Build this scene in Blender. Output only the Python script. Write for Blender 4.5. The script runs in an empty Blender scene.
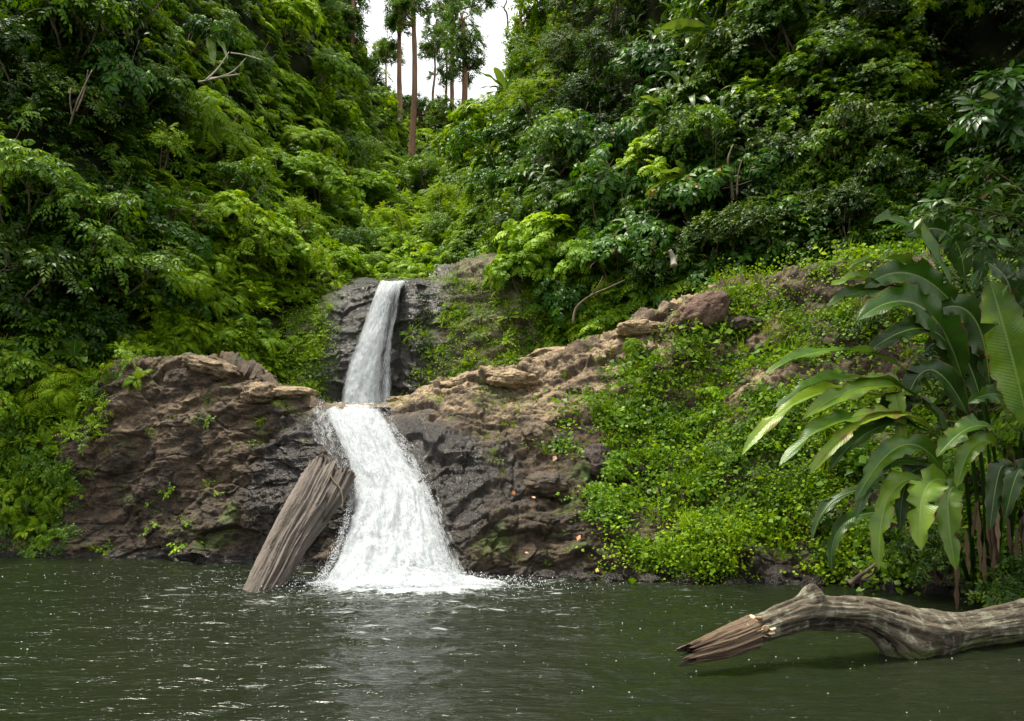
import bpy, math, random
import numpy as np
from mathutils import Vector, Matrix

# ------------------------------------------------------------------ camera, sky, sun
S = bpy.context.scene
FPX, HY, CH = 800.0, 484.0, 1.6            # focal length in pixels, horizon row, eye height
cam = bpy.data.objects.new("camera", bpy.data.cameras.new("camera"))
S.collection.objects.link(cam)
cam.location = (0, 0, CH); cam.rotation_euler = (math.radians(90), 0, 0)
cam.data.lens = 36 * FPX / 1024; cam.data.sensor_width = 36
cam.data.shift_y = (HY - 360.5) / 1024
cam.data.clip_end = 2000; cam.data.clip_start = 0.05
S.camera = cam

SUN_EL, SUN_AZ = 74.0, -80.0               # soft sun through thin cloud, high, from the left (azimuth from +Y)
W = bpy.data.worlds.new("World"); S.world = W; W.use_nodes = True
nt = W.node_tree; nt.nodes.clear()
wo = nt.nodes.new("ShaderNodeOutputWorld"); bg = nt.nodes.new("ShaderNodeBackground")
sky = nt.nodes.new("ShaderNodeTexSky"); sky.sky_type = 'NISHITA'; sky.sun_disc = False
sky.sun_elevation = math.radians(SUN_EL); sky.sun_rotation = math.radians(SUN_AZ)
sky.air_density = 1.0; sky.dust_density = 4.0
mixc = nt.nodes.new("ShaderNodeMix"); mixc.data_type = 'RGBA'; mixc.inputs[0].default_value = 0.85
mixc.inputs[7].default_value = (12.8, 12.8, 12.7, 1)      # high white cloud
nt.links.new(sky.outputs[0], mixc.inputs[6]); nt.links.new(mixc.outputs[2], bg.inputs[0])
bg.inputs[1].default_value = 0.072; nt.links.new(bg.outputs[0], wo.inputs[0])
sl = bpy.data.lights.new("sun", 'SUN'); sl.energy = 4.2; sl.angle = math.radians(18); sl.color = (1.0, .94, .80)
sun = bpy.data.objects.new("sun", sl); S.collection.objects.link(sun)
el, az = math.radians(SUN_EL), math.radians(SUN_AZ)
sd = Vector((math.sin(az) * math.cos(el), math.cos(az) * math.cos(el), math.sin(el)))
sun.rotation_euler = sd.to_track_quat('Z', 'Y').to_euler()
S.view_settings.view_transform = 'Standard'; S.view_settings.look = 'None'
S.view_settings.exposure = 0.85; S.view_settings.gamma = 1; S.view_settings.use_curve_mapping = False
cy = S.cycles
cy.max_bounces = 7; cy.diffuse_bounces = 3; cy.glossy_bounces = 2; cy.transmission_bounces = 3; cy.transparent_max_bounces = 10
cy.use_denoising = True; cy.caustics_reflective = False; cy.caustics_refractive = False

rng = np.random.default_rng(7)
COL = S.collection

# ------------------------------------------------------------------ helpers
def at(px, py, d):                          # a point seen at (px, py), d metres ahead
    return np.stack([(np.asarray(px) - 512) / FPX * d, np.asarray(d) + 0.0 * np.asarray(px), CH + (HY - np.asarray(py)) / FPX * d], -1).astype(float)
def nrm(a): return a / (np.linalg.norm(a, axis=-1, keepdims=True) + 1e-9)
def sstep(a, b, x): t = np.clip((x - a) / (b - a), 0, 1); return t * t * (3 - 2 * t)

_perm = rng.permutation(512).astype(np.int64)
def _h(i, j, k): return _perm[(_perm[(_perm[i & 511] + j) & 511] + k) & 511]
_g = nrm(rng.normal(size=(512, 3)))
def perlin(P):
    P = np.asarray(P, float); i = np.floor(P).astype(np.int64); f = P - i; u = f * f * f * (f * (f * 6 - 15) + 10)
    r = 0
    for dx in (0, 1):
        for dy in (0, 1):
            for dz in (0, 1):
                g = _g[_h(i[..., 0] + dx, i[..., 1] + dy, i[..., 2] + dz)]
                w = (u[..., 0] if dx else 1 - u[..., 0]) * (u[..., 1] if dy else 1 - u[..., 1]) * (u[..., 2] if dz else 1 - u[..., 2])
                r = r + w * ((g * (f - np.array([dx, dy, dz]))).sum(-1))
    return r
def fbm(P, o=4, lac=2.03, gain=.5):
    a, r = 1.0, 0
    for k in range(o): r = r + a * perlin(P * lac ** k + 17.3 * k); a *= gain
    return r
def ridged(P, o=4):
    a, r = 1.0, 0
    for k in range(o): r = r + a * (1 - 2.4 * np.abs(perlin(P * 2.1 ** k + 9.1 * k))); a *= .5
    return r / 1.9
_cr = rng.random((512, 4))
def blocks(P):                              # broken-rock blocks: nearest cell gives a tilted flat face; also the gap to the next cell
    P = np.asarray(P, float); i = np.floor(P).astype(np.int64)
    f1 = np.full(P.shape[:-1], 9.); f2 = f1.copy(); val = np.zeros_like(f1)
    for dx in (-1, 0, 1):
        for dy in (-1, 0, 1):
            for dz in (-1, 0, 1):
                h = _h(i[..., 0] + dx, i[..., 1] + dy, i[..., 2] + dz); c = _cr[h]
                v = P - (i + np.array([dx, dy, dz]) + .15 + .7 * c[..., :3]); d = np.linalg.norm(v, axis=-1)
                tl = c[..., 3] - .5 + ((c[..., [1, 2, 0]] - .5) * v).sum(-1) * 1.6
                nw = d < f1; f2 = np.where(nw, f1, np.minimum(f2, d)); val = np.where(nw, tl, val); f1 = np.where(nw, d, f1)
    return val, f2 - f1

def mesh_np(name, V, F, attrs=None, uv=None, smooth=True, mats=()):
    me = bpy.data.meshes.new(name); V = np.asarray(V, np.float32); F = np.asarray(F, np.int32); n = F.shape[1]
    me.vertices.add(len(V)); me.vertices.foreach_set("co", V.ravel())
    me.loops.add(F.size); me.loops.foreach_set("vertex_index", F.ravel())
    me.polygons.add(len(F)); me.polygons.foreach_set("loop_start", np.arange(0, F.size, n, dtype=np.int32))
    me.update(calc_edges=True)
    me.polygons.foreach_set("use_smooth", np.full(len(F), smooth))
    for k, a in (attrs or {}).items():
        A = me.attributes.new(k, 'FLOAT', 'POINT'); A.data.foreach_set("value", np.asarray(a, np.float32).ravel())
    if uv is not None:
        L = me.uv_layers.new(name="UVMap"); L.data.foreach_set("uv", np.asarray(uv, np.float32)[F.ravel()].ravel())
    for m in mats: me.materials.append(m)
    me.validate(); return me
def link(name, me, parent=None, loc=None):
    o = bpy.data.objects.new(name, me); COL.objects.link(o)
    if parent: o.parent = parent
    if loc is not None: o.location = loc
    return o
def tag(o, label=None, cat=None, group=None, kind=None):
    for k, v in (("label", label), ("category", cat), ("group", group), ("kind", kind)):
        if v: o[k] = v
    return o
def empty(name, loc=(0, 0, 0)):
    o = bpy.data.objects.new(name, None); COL.objects.link(o); o.location = loc; o.empty_display_size = .1; return o
def origin_to(me, p): me.transform(Matrix.Translation(-Vector([float(x) for x in p]))); return me
def grid_faces(nr, nc):
    a = np.arange(nr * nc).reshape(nr, nc)
    return np.stack([a[:-1, :-1], a[:-1, 1:], a[1:, 1:], a[1:, :-1]], -1).reshape(-1, 4)
def tri(Q): return np.concatenate([Q[:, [0, 1, 2]], Q[:, [0, 2, 3]]])
def blur(G, k):
    for _ in range(k):
        H = np.pad(G, ((1, 1), (0, 0), (0, 0)), mode='edge'); G = (H[:-2] + 2 * H[1:-1] + H[2:]) / 4
        H = np.pad(G, ((0, 0), (1, 1), (0, 0)), mode='edge'); G = (H[:, :-2] + 2 * H[:, 1:-1] + H[:, 2:]) / 4
    return G
def loft(ctrl, nr, nc, k=6):                # ctrl[rows][cols] = (px, py, d) -> world grid
    C = np.array(ctrl, float); C = at(C[..., 0], C[..., 1], C[..., 2])
    R, K = C.shape[:2]
    u = np.linspace(0, K - 1, nc); v = np.linspace(0, R - 1, nr)
    A = np.stack([np.stack([np.interp(u, np.arange(K), C[r, :, c]) for c in range(3)], -1) for r in range(R)])
    G = np.stack([np.stack([np.interp(v, np.arange(R), A[:, j, c]) for c in range(3)], -1) for j in range(nc)], 1)
    return blur(G, k)
def gnormals(G):
    a = np.gradient(G, axis=1); b = np.gradient(G, axis=0); n = nrm(np.cross(a, b))
    s = np.sign((n * (np.array([0, 0, CH]) - G)).sum(-1, keepdims=True)); return n * np.where(s == 0, 1, s)
def proj(P):
    P = np.asarray(P); d = np.maximum(P[..., 1], .1)
    return 512 + FPX * P[..., 0] / d, HY - FPX * (P[..., 2] - CH) / d
def tube(path, rad, ns=10, wob=0., seed=0, cap=True):
    P = np.asarray(path, float); n = len(P); R = np.asarray(rad, float) * np.ones(n)
    T = nrm(np.gradient(P, axis=0)); up = np.array([0.03, .05, 1.]) if abs(T[0, 2]) < .9 else np.array([1., .05, .02])
    A = nrm(np.cross(T, up)); B = np.cross(T, A); th = np.linspace(0, 2 * np.pi, ns, endpoint=False)
    V = P[:, None] + R[:, None, None] * (np.cos(th)[None, :, None] * A[:, None] + np.sin(th)[None, :, None] * B[:, None])
    if wob: V = V + (V - P[:, None]) * (wob * fbm(V * 2.2 / max(R.max(), .02) * .3 + seed * 7.7, 3))[..., None]
    a = np.arange(n * ns).reshape(n, ns); b = np.roll(a, -1, 1)
    F = tri(np.stack([a[:-1], b[:-1], b[1:], a[1:]], -1).reshape(-1, 4)); V = V.reshape(-1, 3)
    if cap:
        V = np.vstack([V, P[0], P[-1]]); k = n * ns
        F = np.vstack([F, np.stack([b[0], a[0], np.full(ns, k)], -1), np.stack([a[-1], b[-1], np.full(ns, k + 1)], -1)])
    return V, F
def spline(pts, n):
    P = np.array(pts, float); m = len(P); t = np.linspace(0, m - 1, n); i = np.clip(t.astype(int), 0, m - 2); f = (t - i)[:, None]
    g = lambda k: P[np.clip(k, 0, m - 1)]
    a, b, c, d = g(i - 1), g(i), g(i + 1), g(i + 2)
    return .5 * (2 * b + (c - a) * f + (2 * a - 5 * b + 4 * c - d) * f ** 2 + (3 * b - a - 3 * c + d) * f ** 3)
class Acc:
    def __init__(s): s.V, s.F, s.T, s.U, s.n = [], [], [], [], 0
    def add(s, V, F, t=0., U=None):
        V = np.asarray(V); s.V.append(V); s.F.append(np.asarray(F) + s.n); s.T.append(np.zeros(len(V)) + t)
        s.U.append(np.zeros((len(V), 2)) if U is None else U); s.n += len(V)
    def out(s): return np.vstack(s.V), np.vstack(s.F), np.concatenate(s.T), np.vstack(s.U)
def frames(A, N):
    y = nrm(A); x = nrm(np.cross(y, N)); z = np.cross(x, y); return np.stack([x, y, z], -1)
def stamp(V, F, M, T, S, tint):             # many copies of a small template
    m, n = len(T), len(V); S = np.asarray(S, float) * np.ones(m)
    O = np.einsum('mij,nj->mni', M, V) * S[:, None, None] + T[:, None]
    return O.reshape(-1, 3), (F[None] + n * np.arange(m)[:, None, None]).reshape(-1, F.shape[1]), np.repeat(np.asarray(tint) * np.ones(m), n)

# ------------------------------------------------------------------ materials
def nodes(name):
    m = bpy.data.materials.new(name); m.use_nodes = True; t = m.node_tree; t.nodes.clear()
    o = t.nodes.new("ShaderNodeOutputMaterial"); return m, t, o
def N(t, ty, **k):
    n = t.nodes.new("ShaderNode" + ty)
    for a, b in k.items(): setattr(n, a, b)
    return n
def ramp(t, fac, stops):
    r = N(t, "ValToRGB"); e = r.color_ramp.elements
    while len(e) < len(stops): e.new(.5)
    for q, (p, c) in zip(e, stops): q.position = p; q.color = (*c, 1) if len(c) == 3 else c
    t.links.new(fac, r.inputs[0]); return r.outputs[0]
def noise(t, vec, scale, detail=4, rough=.55, **k):
    n = N(t, "TexNoise"); n.inputs['Scale'].default_value = scale; n.inputs['Detail'].default_value = detail; n.inputs['Roughness'].default_value = rough
    if vec is not None: t.links.new(vec, n.inputs['Vector'])
    return n.outputs[0]
def mth(t, op, a, b=None, c=None, clamp=False):
    n = N(t, "Math", operation=op, use_clamp=clamp)
    for i, v in enumerate((a, b, c)):
        if v is None: continue
        if isinstance(v, (int, float)): n.inputs[i].default_value = v
        else: t.links.new(v, n.inputs[i])
    return n.outputs[0]
def mixc_(t, f, a, b, mode='MIX'):
    n = N(t, "Mix", data_type='RGBA', blend_type=mode)
    for s, v in ((0, f), (6, a), (7, b)):
        if isinstance(v, (int, float)): n.inputs[s].default_value = v
        elif isinstance(v, tuple): n.inputs[s].default_value = (*v, 1)
        else: t.links.new(v, n.inputs[s])
    return n.outputs[2]
def attr(t, name): a = N(t, "Attribute", attribute_name=name); return a.outputs['Fac']
def pos(t): return N(t, "NewGeometry").outputs['Position']
def bsdf(t, col, rough, spec=.5):
    b = N(t, "BsdfPrincipled")
    for s, v in (('Base Color', col), ('Roughness', rough), ('Specular IOR Level', spec)):
        if isinstance(v, tuple): b.inputs[s].default_value = (*v, 1)
        elif isinstance(v, (int, float)): b.inputs[s].default_value = v
        else: t.links.new(v, b.inputs[s])
    return b
def bump(t, b, h, dist, strength=1.):
    n = N(t, "Bump"); n.inputs['Distance'].default_value = dist; n.inputs['Strength'].default_value = strength
    t.links.new(h, n.inputs['Height']); t.links.new(n.outputs[0], b.inputs['Normal'])

def leaf_mat(name, c0, c1, c2, trans=.3, rough=.38, spec=.5, dead=(.22, .13, .03)):
    m, t, o = nodes(name)
    oi = N(t, "ObjectInfo").outputs['Random']; ti = attr(t, "tint")
    v = mth(t, 'ADD', mth(t, 'MULTIPLY', ti, .62), mth(t, 'MULTIPLY', oi, .38))
    col = ramp(t, v, [(0, c0), (.5, c1), (.9, c2), (1, dead)])
    b = bsdf(t, col, rough, spec)
    tr = N(t, "BsdfTranslucent"); hs = N(t, "HueSaturation"); hs.inputs['Hue'].default_value = .485; hs.inputs['Value'].default_value = 1.3; hs.inputs['Saturation'].default_value = 1.1
    t.links.new(col, hs.inputs['Color']); t.links.new(hs.outputs[0], tr.inputs[0])
    mx = N(t, "MixShader"); mx.inputs[0].default_value = trans
    t.links.new(b.outputs[0], mx.inputs[1]); t.links.new(tr.outputs[0], mx.inputs[2]); t.links.new(mx.outputs[0], o.inputs[0]); return m
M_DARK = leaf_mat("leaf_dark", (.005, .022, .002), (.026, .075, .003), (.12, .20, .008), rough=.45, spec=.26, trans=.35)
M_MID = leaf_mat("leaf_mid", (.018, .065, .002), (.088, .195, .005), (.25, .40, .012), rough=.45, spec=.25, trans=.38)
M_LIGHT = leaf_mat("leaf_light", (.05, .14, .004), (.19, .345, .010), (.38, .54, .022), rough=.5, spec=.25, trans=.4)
M_BLUE = leaf_mat("leaf_blue", (.012, .050, .006), (.042, .13, .010), (.13, .27, .02), rough=.42, spec=.27, trans=.35)
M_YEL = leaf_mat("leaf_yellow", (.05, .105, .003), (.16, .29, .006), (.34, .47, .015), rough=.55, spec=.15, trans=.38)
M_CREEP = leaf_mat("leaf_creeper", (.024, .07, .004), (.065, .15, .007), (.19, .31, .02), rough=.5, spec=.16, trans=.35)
M_FAR = leaf_mat("leaf_far", (.028, .07, .012), (.07, .15, .02), (.15, .26, .035), rough=.6, spec=.12, trans=.4)  # paler and greyer greens: distance haze put into the leaf colour
M_TWIG = None

def big_leaf_mat(name, c0, c1, c2):
    m, t, o = nodes(name)
    uv = N(t, "UVMap").outputs[0]; sx = N(t, "SeparateXYZ"); t.links.new(uv, sx.inputs[0])
    ax = mth(t, 'ABSOLUTE', sx.outputs[0])
    veins = mth(t, 'SINE', mth(t, 'MULTIPLY', mth(t, 'SUBTRACT', sx.outputs[1], mth(t, 'MULTIPLY', ax, .12)), 190.))
    ns = noise(t, pos(t), 3.5, 4)
    v = mth(t, 'ADD', attr(t, "tint"), mth(t, 'MULTIPLY', mth(t, 'SUBTRACT', ns, .5), .7))
    col = ramp(t, v, [(0, c0), (.45, c1), (.85, c2), (1, (.22, .12, .03))])
    rib = mth(t, 'LESS_THAN', ax, .05)
    col = mixc_(t, mth(t, 'MULTIPLY', rib, .7), col, (.25, .36, .08))
    col = mixc_(t, mth(t, 'MULTIPLY', mth(t, 'MULTIPLY_ADD', veins, .5, .5), .05), col, (.2, .32, .07))
    brn = mth(t, 'MULTIPLY', mth(t, 'GREATER_THAN', mth(t, 'ADD', ax, mth(t, 'MULTIPLY', noise(t, pos(t), 14, 3), .5)), 1.19), .8)
    col = mixc_(t, brn, col, (.16, .09, .03))
    b = bsdf(t, col, .36, .5); bump(t, b, veins, .0012, .5)
    tr = N(t, "BsdfTranslucent"); t.links.new(col, tr.inputs[0]); mx = N(t, "MixShader"); mx.inputs[0].default_value = .28
    t.links.new(b.outputs[0], mx.inputs[1]); t.links.new(tr.outputs[0], mx.inputs[2]); t.links.new(mx.outputs[0], o.inputs[0]); return m
M_BIG = big_leaf_mat("big_leaf", (.010, .034, .004), (.042, .122, .007), (.21, .33, .018))
M_BIGL = big_leaf_mat("big_leaf_light", (.015, .055, .006), (.06, .15, .008), (.26, .36, .02))

def rock_mat(name, dark, mid, light, moss_amt=.3):
    m, t, o = nodes(name); p = pos(t); nz = N(t, "SeparateXYZ"); g = N(t, "NewGeometry"); t.links.new(g.outputs['Normal'], nz.inputs[0])
    n1 = noise(t, p, .9, 6, .6); n2 = noise(t, p, 5., 8, .65); n3 = noise(t, p, 26., 6, .7)
    v = mth(t, 'ADD', mth(t, 'MULTIPLY', n1, .45), mth(t, 'MULTIPLY', n2, .65))
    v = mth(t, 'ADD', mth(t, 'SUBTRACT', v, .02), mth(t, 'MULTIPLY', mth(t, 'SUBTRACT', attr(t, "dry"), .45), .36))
    col = ramp(t, v, [(.3, dark), (.52, mid), (.72, light), (.9, tuple(min(1, c * 1.35) for c in light))])
    vo = N(t, "TexVoronoi"); vo.inputs['Scale'].default_value = 7.; t.links.new(p, vo.inputs[0])
    gr = ramp(t, n3, [(.38, (.34, .32, .31)), (.5, (.95, .95, .95)), (.61, (1.45, 1.4, 1.3))])
    col = mixc_(t, .8, col, gr, 'MULTIPLY')
    li = ramp(t, noise(t, p, 9., 5, .7), [(.62, (0, 0, 0)), (.7, (1, 1, 1))])          # lichen flecks
    col = mixc_(t, mth(t, 'MULTIPLY', mth(t, 'MULTIPLY', li, attr(t, "dry")), .35), col, (.34, .31, .25))
    wet = attr(t, "wet")
    mossn = mth(t, 'ADD', noise(t, p, 1.3, 5, .6), mth(t, 'MULTIPLY', nz.outputs[2], .12))
    mo = mth(t, 'MULTIPLY', mth(t, 'SUBTRACT', mth(t, 'ADD', mossn, mth(t, 'MULTIPLY', mth(t, 'SUBTRACT', attr(t, "moss"), .5), .55)), .62 - .0 * moss_amt), 7., clamp=True)
    mc = ramp(t, n2, [(.3, (.018, .03, .006)), (.55, (.06, .085, .012)), (.8, (.13, .15, .02))])
    col = mixc_(t, mth(t, 'MULTIPLY', mo, .9), col, mc)
    wc = mixc_(t, wet, (1, 1, 1), (.26, .26, .28)); col = mixc_(t, 1., col, wc, 'MULTIPLY')
    r = mth(t, 'SUBTRACT', .82, mth(t, 'MULTIPLY', wet, .60)); r = mth(t, 'ADD', r, mth(t, 'MULTIPLY', mth(t, 'SUBTRACT', n3, .5), .25))
    b = bsdf(t, col, r, .5)
    h = mth(t, 'ADD', mth(t, 'MULTIPLY', n2, 1.), mth(t, 'MULTIPLY', n3, .35)); h = mth(t, 'ADD', h, mth(t, 'MULTIPLY', vo.outputs[0], -.25))
    bump(t, b, h, .085, 1.); t.links.new(b.outputs[0], o.inputs[0]); return m
M_ROCK = rock_mat("rock", (.024, .016, .009), (.105, .072, .041), (.33, .245, .145))
M_CLIFF = rock_mat("cliff_rock", (.025, .02, .011), (.07, .057, .032), (.16, .13, .075))
M_REDROCK = rock_mat("red_boulder", (.035, .02, .013), (.10, .056, .036), (.20, .125, .085))

def soil_mat():
    m, t, o = nodes("soil"); p = pos(t); n = noise(t, p, 1.7, 6, .65); n2 = noise(t, p, 12, 5, .7)
    c = ramp(t, n, [(.3, (.010, .014, .005)), (.5, (.02, .028, .008)), (.62, (.03, .04, .01)), (.78, (.06, .045, .025))])  # near-black, so bare hollows read as deep shade
    b = bsdf(t, c, .95, .1); bump(t, b, n2, .15); t.links.new(b.outputs[0], o.inputs[0]); return m
M_SOIL = soil_mat()
def bark_mat(name, a, b_, c, sc=1., moss=0.):
    m, t, o = nodes(name); tc = N(t, "TexCoord").outputs['Object']; mp = N(t, "Mapping"); mp.inputs['Scale'].default_value = (14 * sc, 14 * sc, 1.6 * sc); t.links.new(tc, mp.inputs[0])
    n1 = noise(t, mp.outputs[0], 1., 6, .65); n2 = noise(t, pos(t), 2.2 * sc, 4)
    v = mth(t, 'ADD', mth(t, 'MULTIPLY', n1, .6), mth(t, 'MULTIPLY', n2, .4)); col = ramp(t, v, [(.3, a), (.5, b_), (.7, c)])
    if moss: col = mixc_(t, mth(t, 'MULTIPLY', mth(t, 'SUBTRACT', noise(t, pos(t), 5.5, 5, .6), .62 - moss), 6., clamp=True), col, (.10, .12, .03))
    b = bsdf(t, col, .8, .3); bump(t, b, n1, .02); t.links.new(b.outputs[0], o.inputs[0]); return m
M_TRUNK = bark_mat("bark", (.10, .06, .04), (.24, .13, .08), (.38, .25, .18), .35)
M_TWIG = bark_mat("twig", (.05, .035, .02), (.12, .09, .06), (.22, .18, .13))
M_PALE = bark_mat("pale_twig", (.2, .17, .13), (.35, .31, .26), (.5, .46, .40))

# ------------------------------------------------------------------ ground sheet, river pool
def simple_plane(name, x0, x1, y0, y1, z, mat):
    V = np.array([[x0, y0, z], [x1, y0, z], [x1, y1, z], [x0, y1, z]]); me = mesh_np(name, V, np.array([[0, 1, 2, 3]]), mats=[mat])
    return link(name, me)
tag(simple_plane("ground", -600, 600, -600, 600, -1.2, M_SOIL), kind='structure')

FALL = at(405, 590, 12.6)                   # where the lower fall meets the pool
def wave_z(x, y):
    r = np.hypot((x - FALL[0]), (y - FALL[1])); P = np.stack([x, y, 0 * x], -1)
    near = np.exp(-r / 3.2)
    w = .014 * np.sin(r * 7.5 + 3 * perlin(P * .8)) * (.3 + near) + .040 * fbm(P * np.array([1.1, 2.1, 1]), 3) + .014 * fbm(P * np.array([4, 9, 1]) + 5, 3)
    w += near * .06 * fbm(P * 4.5 + 3, 3)
    return w
def build_pool():
    def axis(a, b, fine, n_f, n_o, far):
        c = np.linspace(a, b, n_f); g = (np.linspace(0, 1, n_o + 1)[1:]) ** 2 * far
        return np.concatenate([(a - g)[::-1], c, b + g])
    xs = axis(-12, 10, .05, 560, 30, 60); ys = np.concatenate([-(np.linspace(0, 1, 20)[::-1][:-1]) ** 2 * 40 + 2.5, np.linspace(2.5, 20, 520)])
    X, Y = np.meshgrid(xs, ys); Z = wave_z(X, Y); V = np.stack([X, Y, Z], -1).reshape(-1, 3)
    m, t, o = nodes("river_water"); p = pos(t)
    mp = N(t, "Mapping"); mp.inputs['Scale'].default_value = (1, 1.7, 1); t.links.new(p, mp.inputs[0]); q = mp.outputs[0]
    dist = N(t, "VectorMath", operation='DISTANCE'); t.links.new(p, dist.inputs[0]); dist.inputs[1].default_value = tuple(FALL)
    D = dist.outputs['Value']
    near = mth(t, 'POWER', 2.718, mth(t, 'MULTIPLY', D, -.30))
    mp2 = N(t, "Mapping"); mp2.inputs['Scale'].default_value = (1.5, 5.2, 1); t.links.new(p, mp2.inputs[0])
    streak = noise(t, mp2.outputs[0], 1.5, 7, .62); patch = noise(t, q, .9, 3); fleck = noise(t, q, 16., 4, .6)
    thr = mth(t, 'SUBTRACT', mth(t, 'SUBTRACT', .722, mth(t, 'MULTIPLY', near, .26)), mth(t, 'MULTIPLY', mth(t, 'SUBTRACT', patch, .5), .42))
    f1 = mth(t, 'MULTIPLY', mth(t, 'SUBTRACT', streak, thr), 9., clamp=True)
    f2 = mth(t, 'MULTIPLY', mth(t, 'SUBTRACT', fleck, mth(t, 'ADD', thr, -.005)), 9., clamp=True)
    foam = mth(t, 'MULTIPLY', mth(t, 'MAXIMUM', f1, mth(t, 'MULTIPLY', f2, .35)), .55)
    core = mth(t, 'MULTIPLY', mth(t, 'SUBTRACT', mth(t, 'ADD', mth(t, 'MULTIPLY', noise(t, q, 3.2, 6, .65), 1.5), mth(t, 'MULTIPLY', attr(t, "foam"), 1.5)), 1.35), 2.6, clamp=True)
    foam = mth(t, 'MAXIMUM', foam, core, clamp=True)
    murk = ramp(t, noise(t, p, .35, 3), [(.3, (.0075, .0115, .005)), (.7, (.013, .0175, .0082))])
    col = mixc_(t, foam, murk, (.62, .66, .68))
    r = mth(t, 'ADD', .13, mth(t, 'MULTIPLY', foam, .5))
    b = bsdf(t, col, r, .5); b.inputs['IOR'].default_value = 1.33
    h = mth(t, 'ADD', noise(t, mp2.outputs[0], 1.6, 4, .55), mth(t, 'MULTIPLY', noise(t, mp2.outputs[0], 6., 3, .5), .3))
    h = mth(t, 'ADD', h, mth(t, 'MULTIPLY', foam, .25)); bump(t, b, h, .042, 1.); t.links.new(b.outputs[0], o.inputs[0])
    x, y = V[:, 0], V[:, 1]
    ex = (x - FALL[0] - .15) / 1.75; ey = (y - FALL[1] + .1) / 1.25; fo = np.clip(1.25 - np.hypot(ex, ey), 0, 1)
    V[:, 2] += fo * .05
    me = mesh_np("river_pool", V, grid_faces(len(ys), len(xs)), {"foam": fo}, mats=[m]); tag(link("river_water", me), kind='structure')
build_pool()

# ------------------------------------------------------------------ the steep jungle slopes of the gorge (one terrain sheet)
hill_cols = {   # px: rows from foot to ridge (py, depth)
 -420: [(620, 16), (400, 17), (200, 18), (0, 20), (-200, 22), (-420, 25), (-520, 34)],
 -150: [(600, 17), (420, 17.8), (260, 18.6), (100, 20), (-100, 22), (-350, 25), (-450, 34)],
 0:    [(580, 18.4), (450, 18.8), (330, 19.2), (200, 20), (0, 22), (-300, 26), (-400, 36)],
 90:   [(560, 19.2), (450, 19.6), (330, 20.2), (200, 21.5), (0, 24), (-280, 29), (-360, 40)],
 180:  [(540, 21), (430, 21.3), (320, 22), (190, 24.5), (20, 28), (-220, 34), (-300, 46)],
 260:  [(520, 23), (430, 23.3), (320, 24.4), (200, 28), (70, 34), (-140, 42), (-210, 56)],
 330:  [(500, 25), (420, 25.6), (320, 26.5), (230, 31), (140, 40), (10, 50), (-40, 66)],
 362:  [(490, 26.5), (400, 27), (290, 27.6), (235, 34), (165, 45), (92, 55), (80, 80)],
 415:  [(490, 27.5), (400, 27.8), (285, 28.2), (240, 37), (178, 52), (130, 68), (124, 95)],
 455:  [(490, 27), (400, 27.4), (285, 27.8), (238, 34), (184, 46), (136, 62), (130, 90)],
 495:  [(490, 25.5), (400, 26), (300, 26.4), (240, 29), (184, 36), (126, 46), (112, 66)],
 540:  [(480, 24), (400, 24.2), (310, 24.6), (220, 26.5), (120, 31), (52, 38), (30, 52)],
 600:  [(470, 22.5), (390, 22.8), (300, 23.2), (190, 25), (70, 29), (-80, 35), (-150, 48)],
 680:  [(460, 21), (370, 21.3), (280, 21.8), (170, 23.3), (30, 26.5), (-170, 31), (-250, 44)],
 760:  [(460, 20), (350, 20.3), (260, 20.8), (150, 22), (0, 25), (-220, 29), (-310, 40)],
 850:  [(460, 19), (350, 19.3), (250, 19.8), (140, 21.5), (0, 24), (-240, 27), (-330, 38)],
 950:  [(460, 17.4), (350, 18), (250, 19), (140, 21.5), (20, 24), (-220, 26), (-320, 36)],
 1050: [(470, 15.6), (360, 16.2), (250, 17), (130, 19), (0, 21), (-220, 24), (-330, 34)],
 1300: [(520, 12.5), (400, 13), (260, 13.8), (120, 15), (-40, 17), (-260, 20), (-380, 30)],
 1650: [(600, 9), (430, 9.6), (260, 10.4), (80, 11.5), (-150, 13), (-420, 16), (-560, 24)]}
ctrl = [[(px, hill_cols[px][r][0], hill_cols[px][r][1]) for px in hill_cols] for r in range(7)]
HG = loft(ctrl, 260, 620, 10); HN = gnormals(HG)
amp = .028 * HG[..., 1:2]
HG = HG + HN * amp * (fbm(HG * .35, 4)[..., None] * 1.3)
tag(link("hillside", mesh_np("hillside", HG.reshape(-1, 3), grid_faces(*HG.shape[:2]), mats=[M_SOIL])), kind='structure')
HN = gnormals(blur(HG, 3)); HPX, HPY = proj(HG)
def hill_at(px, py):
    e = (HPX - px) ** 2 + (HPY - py) ** 2; i = np.unravel_index(np.argmin(e), e.shape); return HG[i], HN[i]

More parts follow.
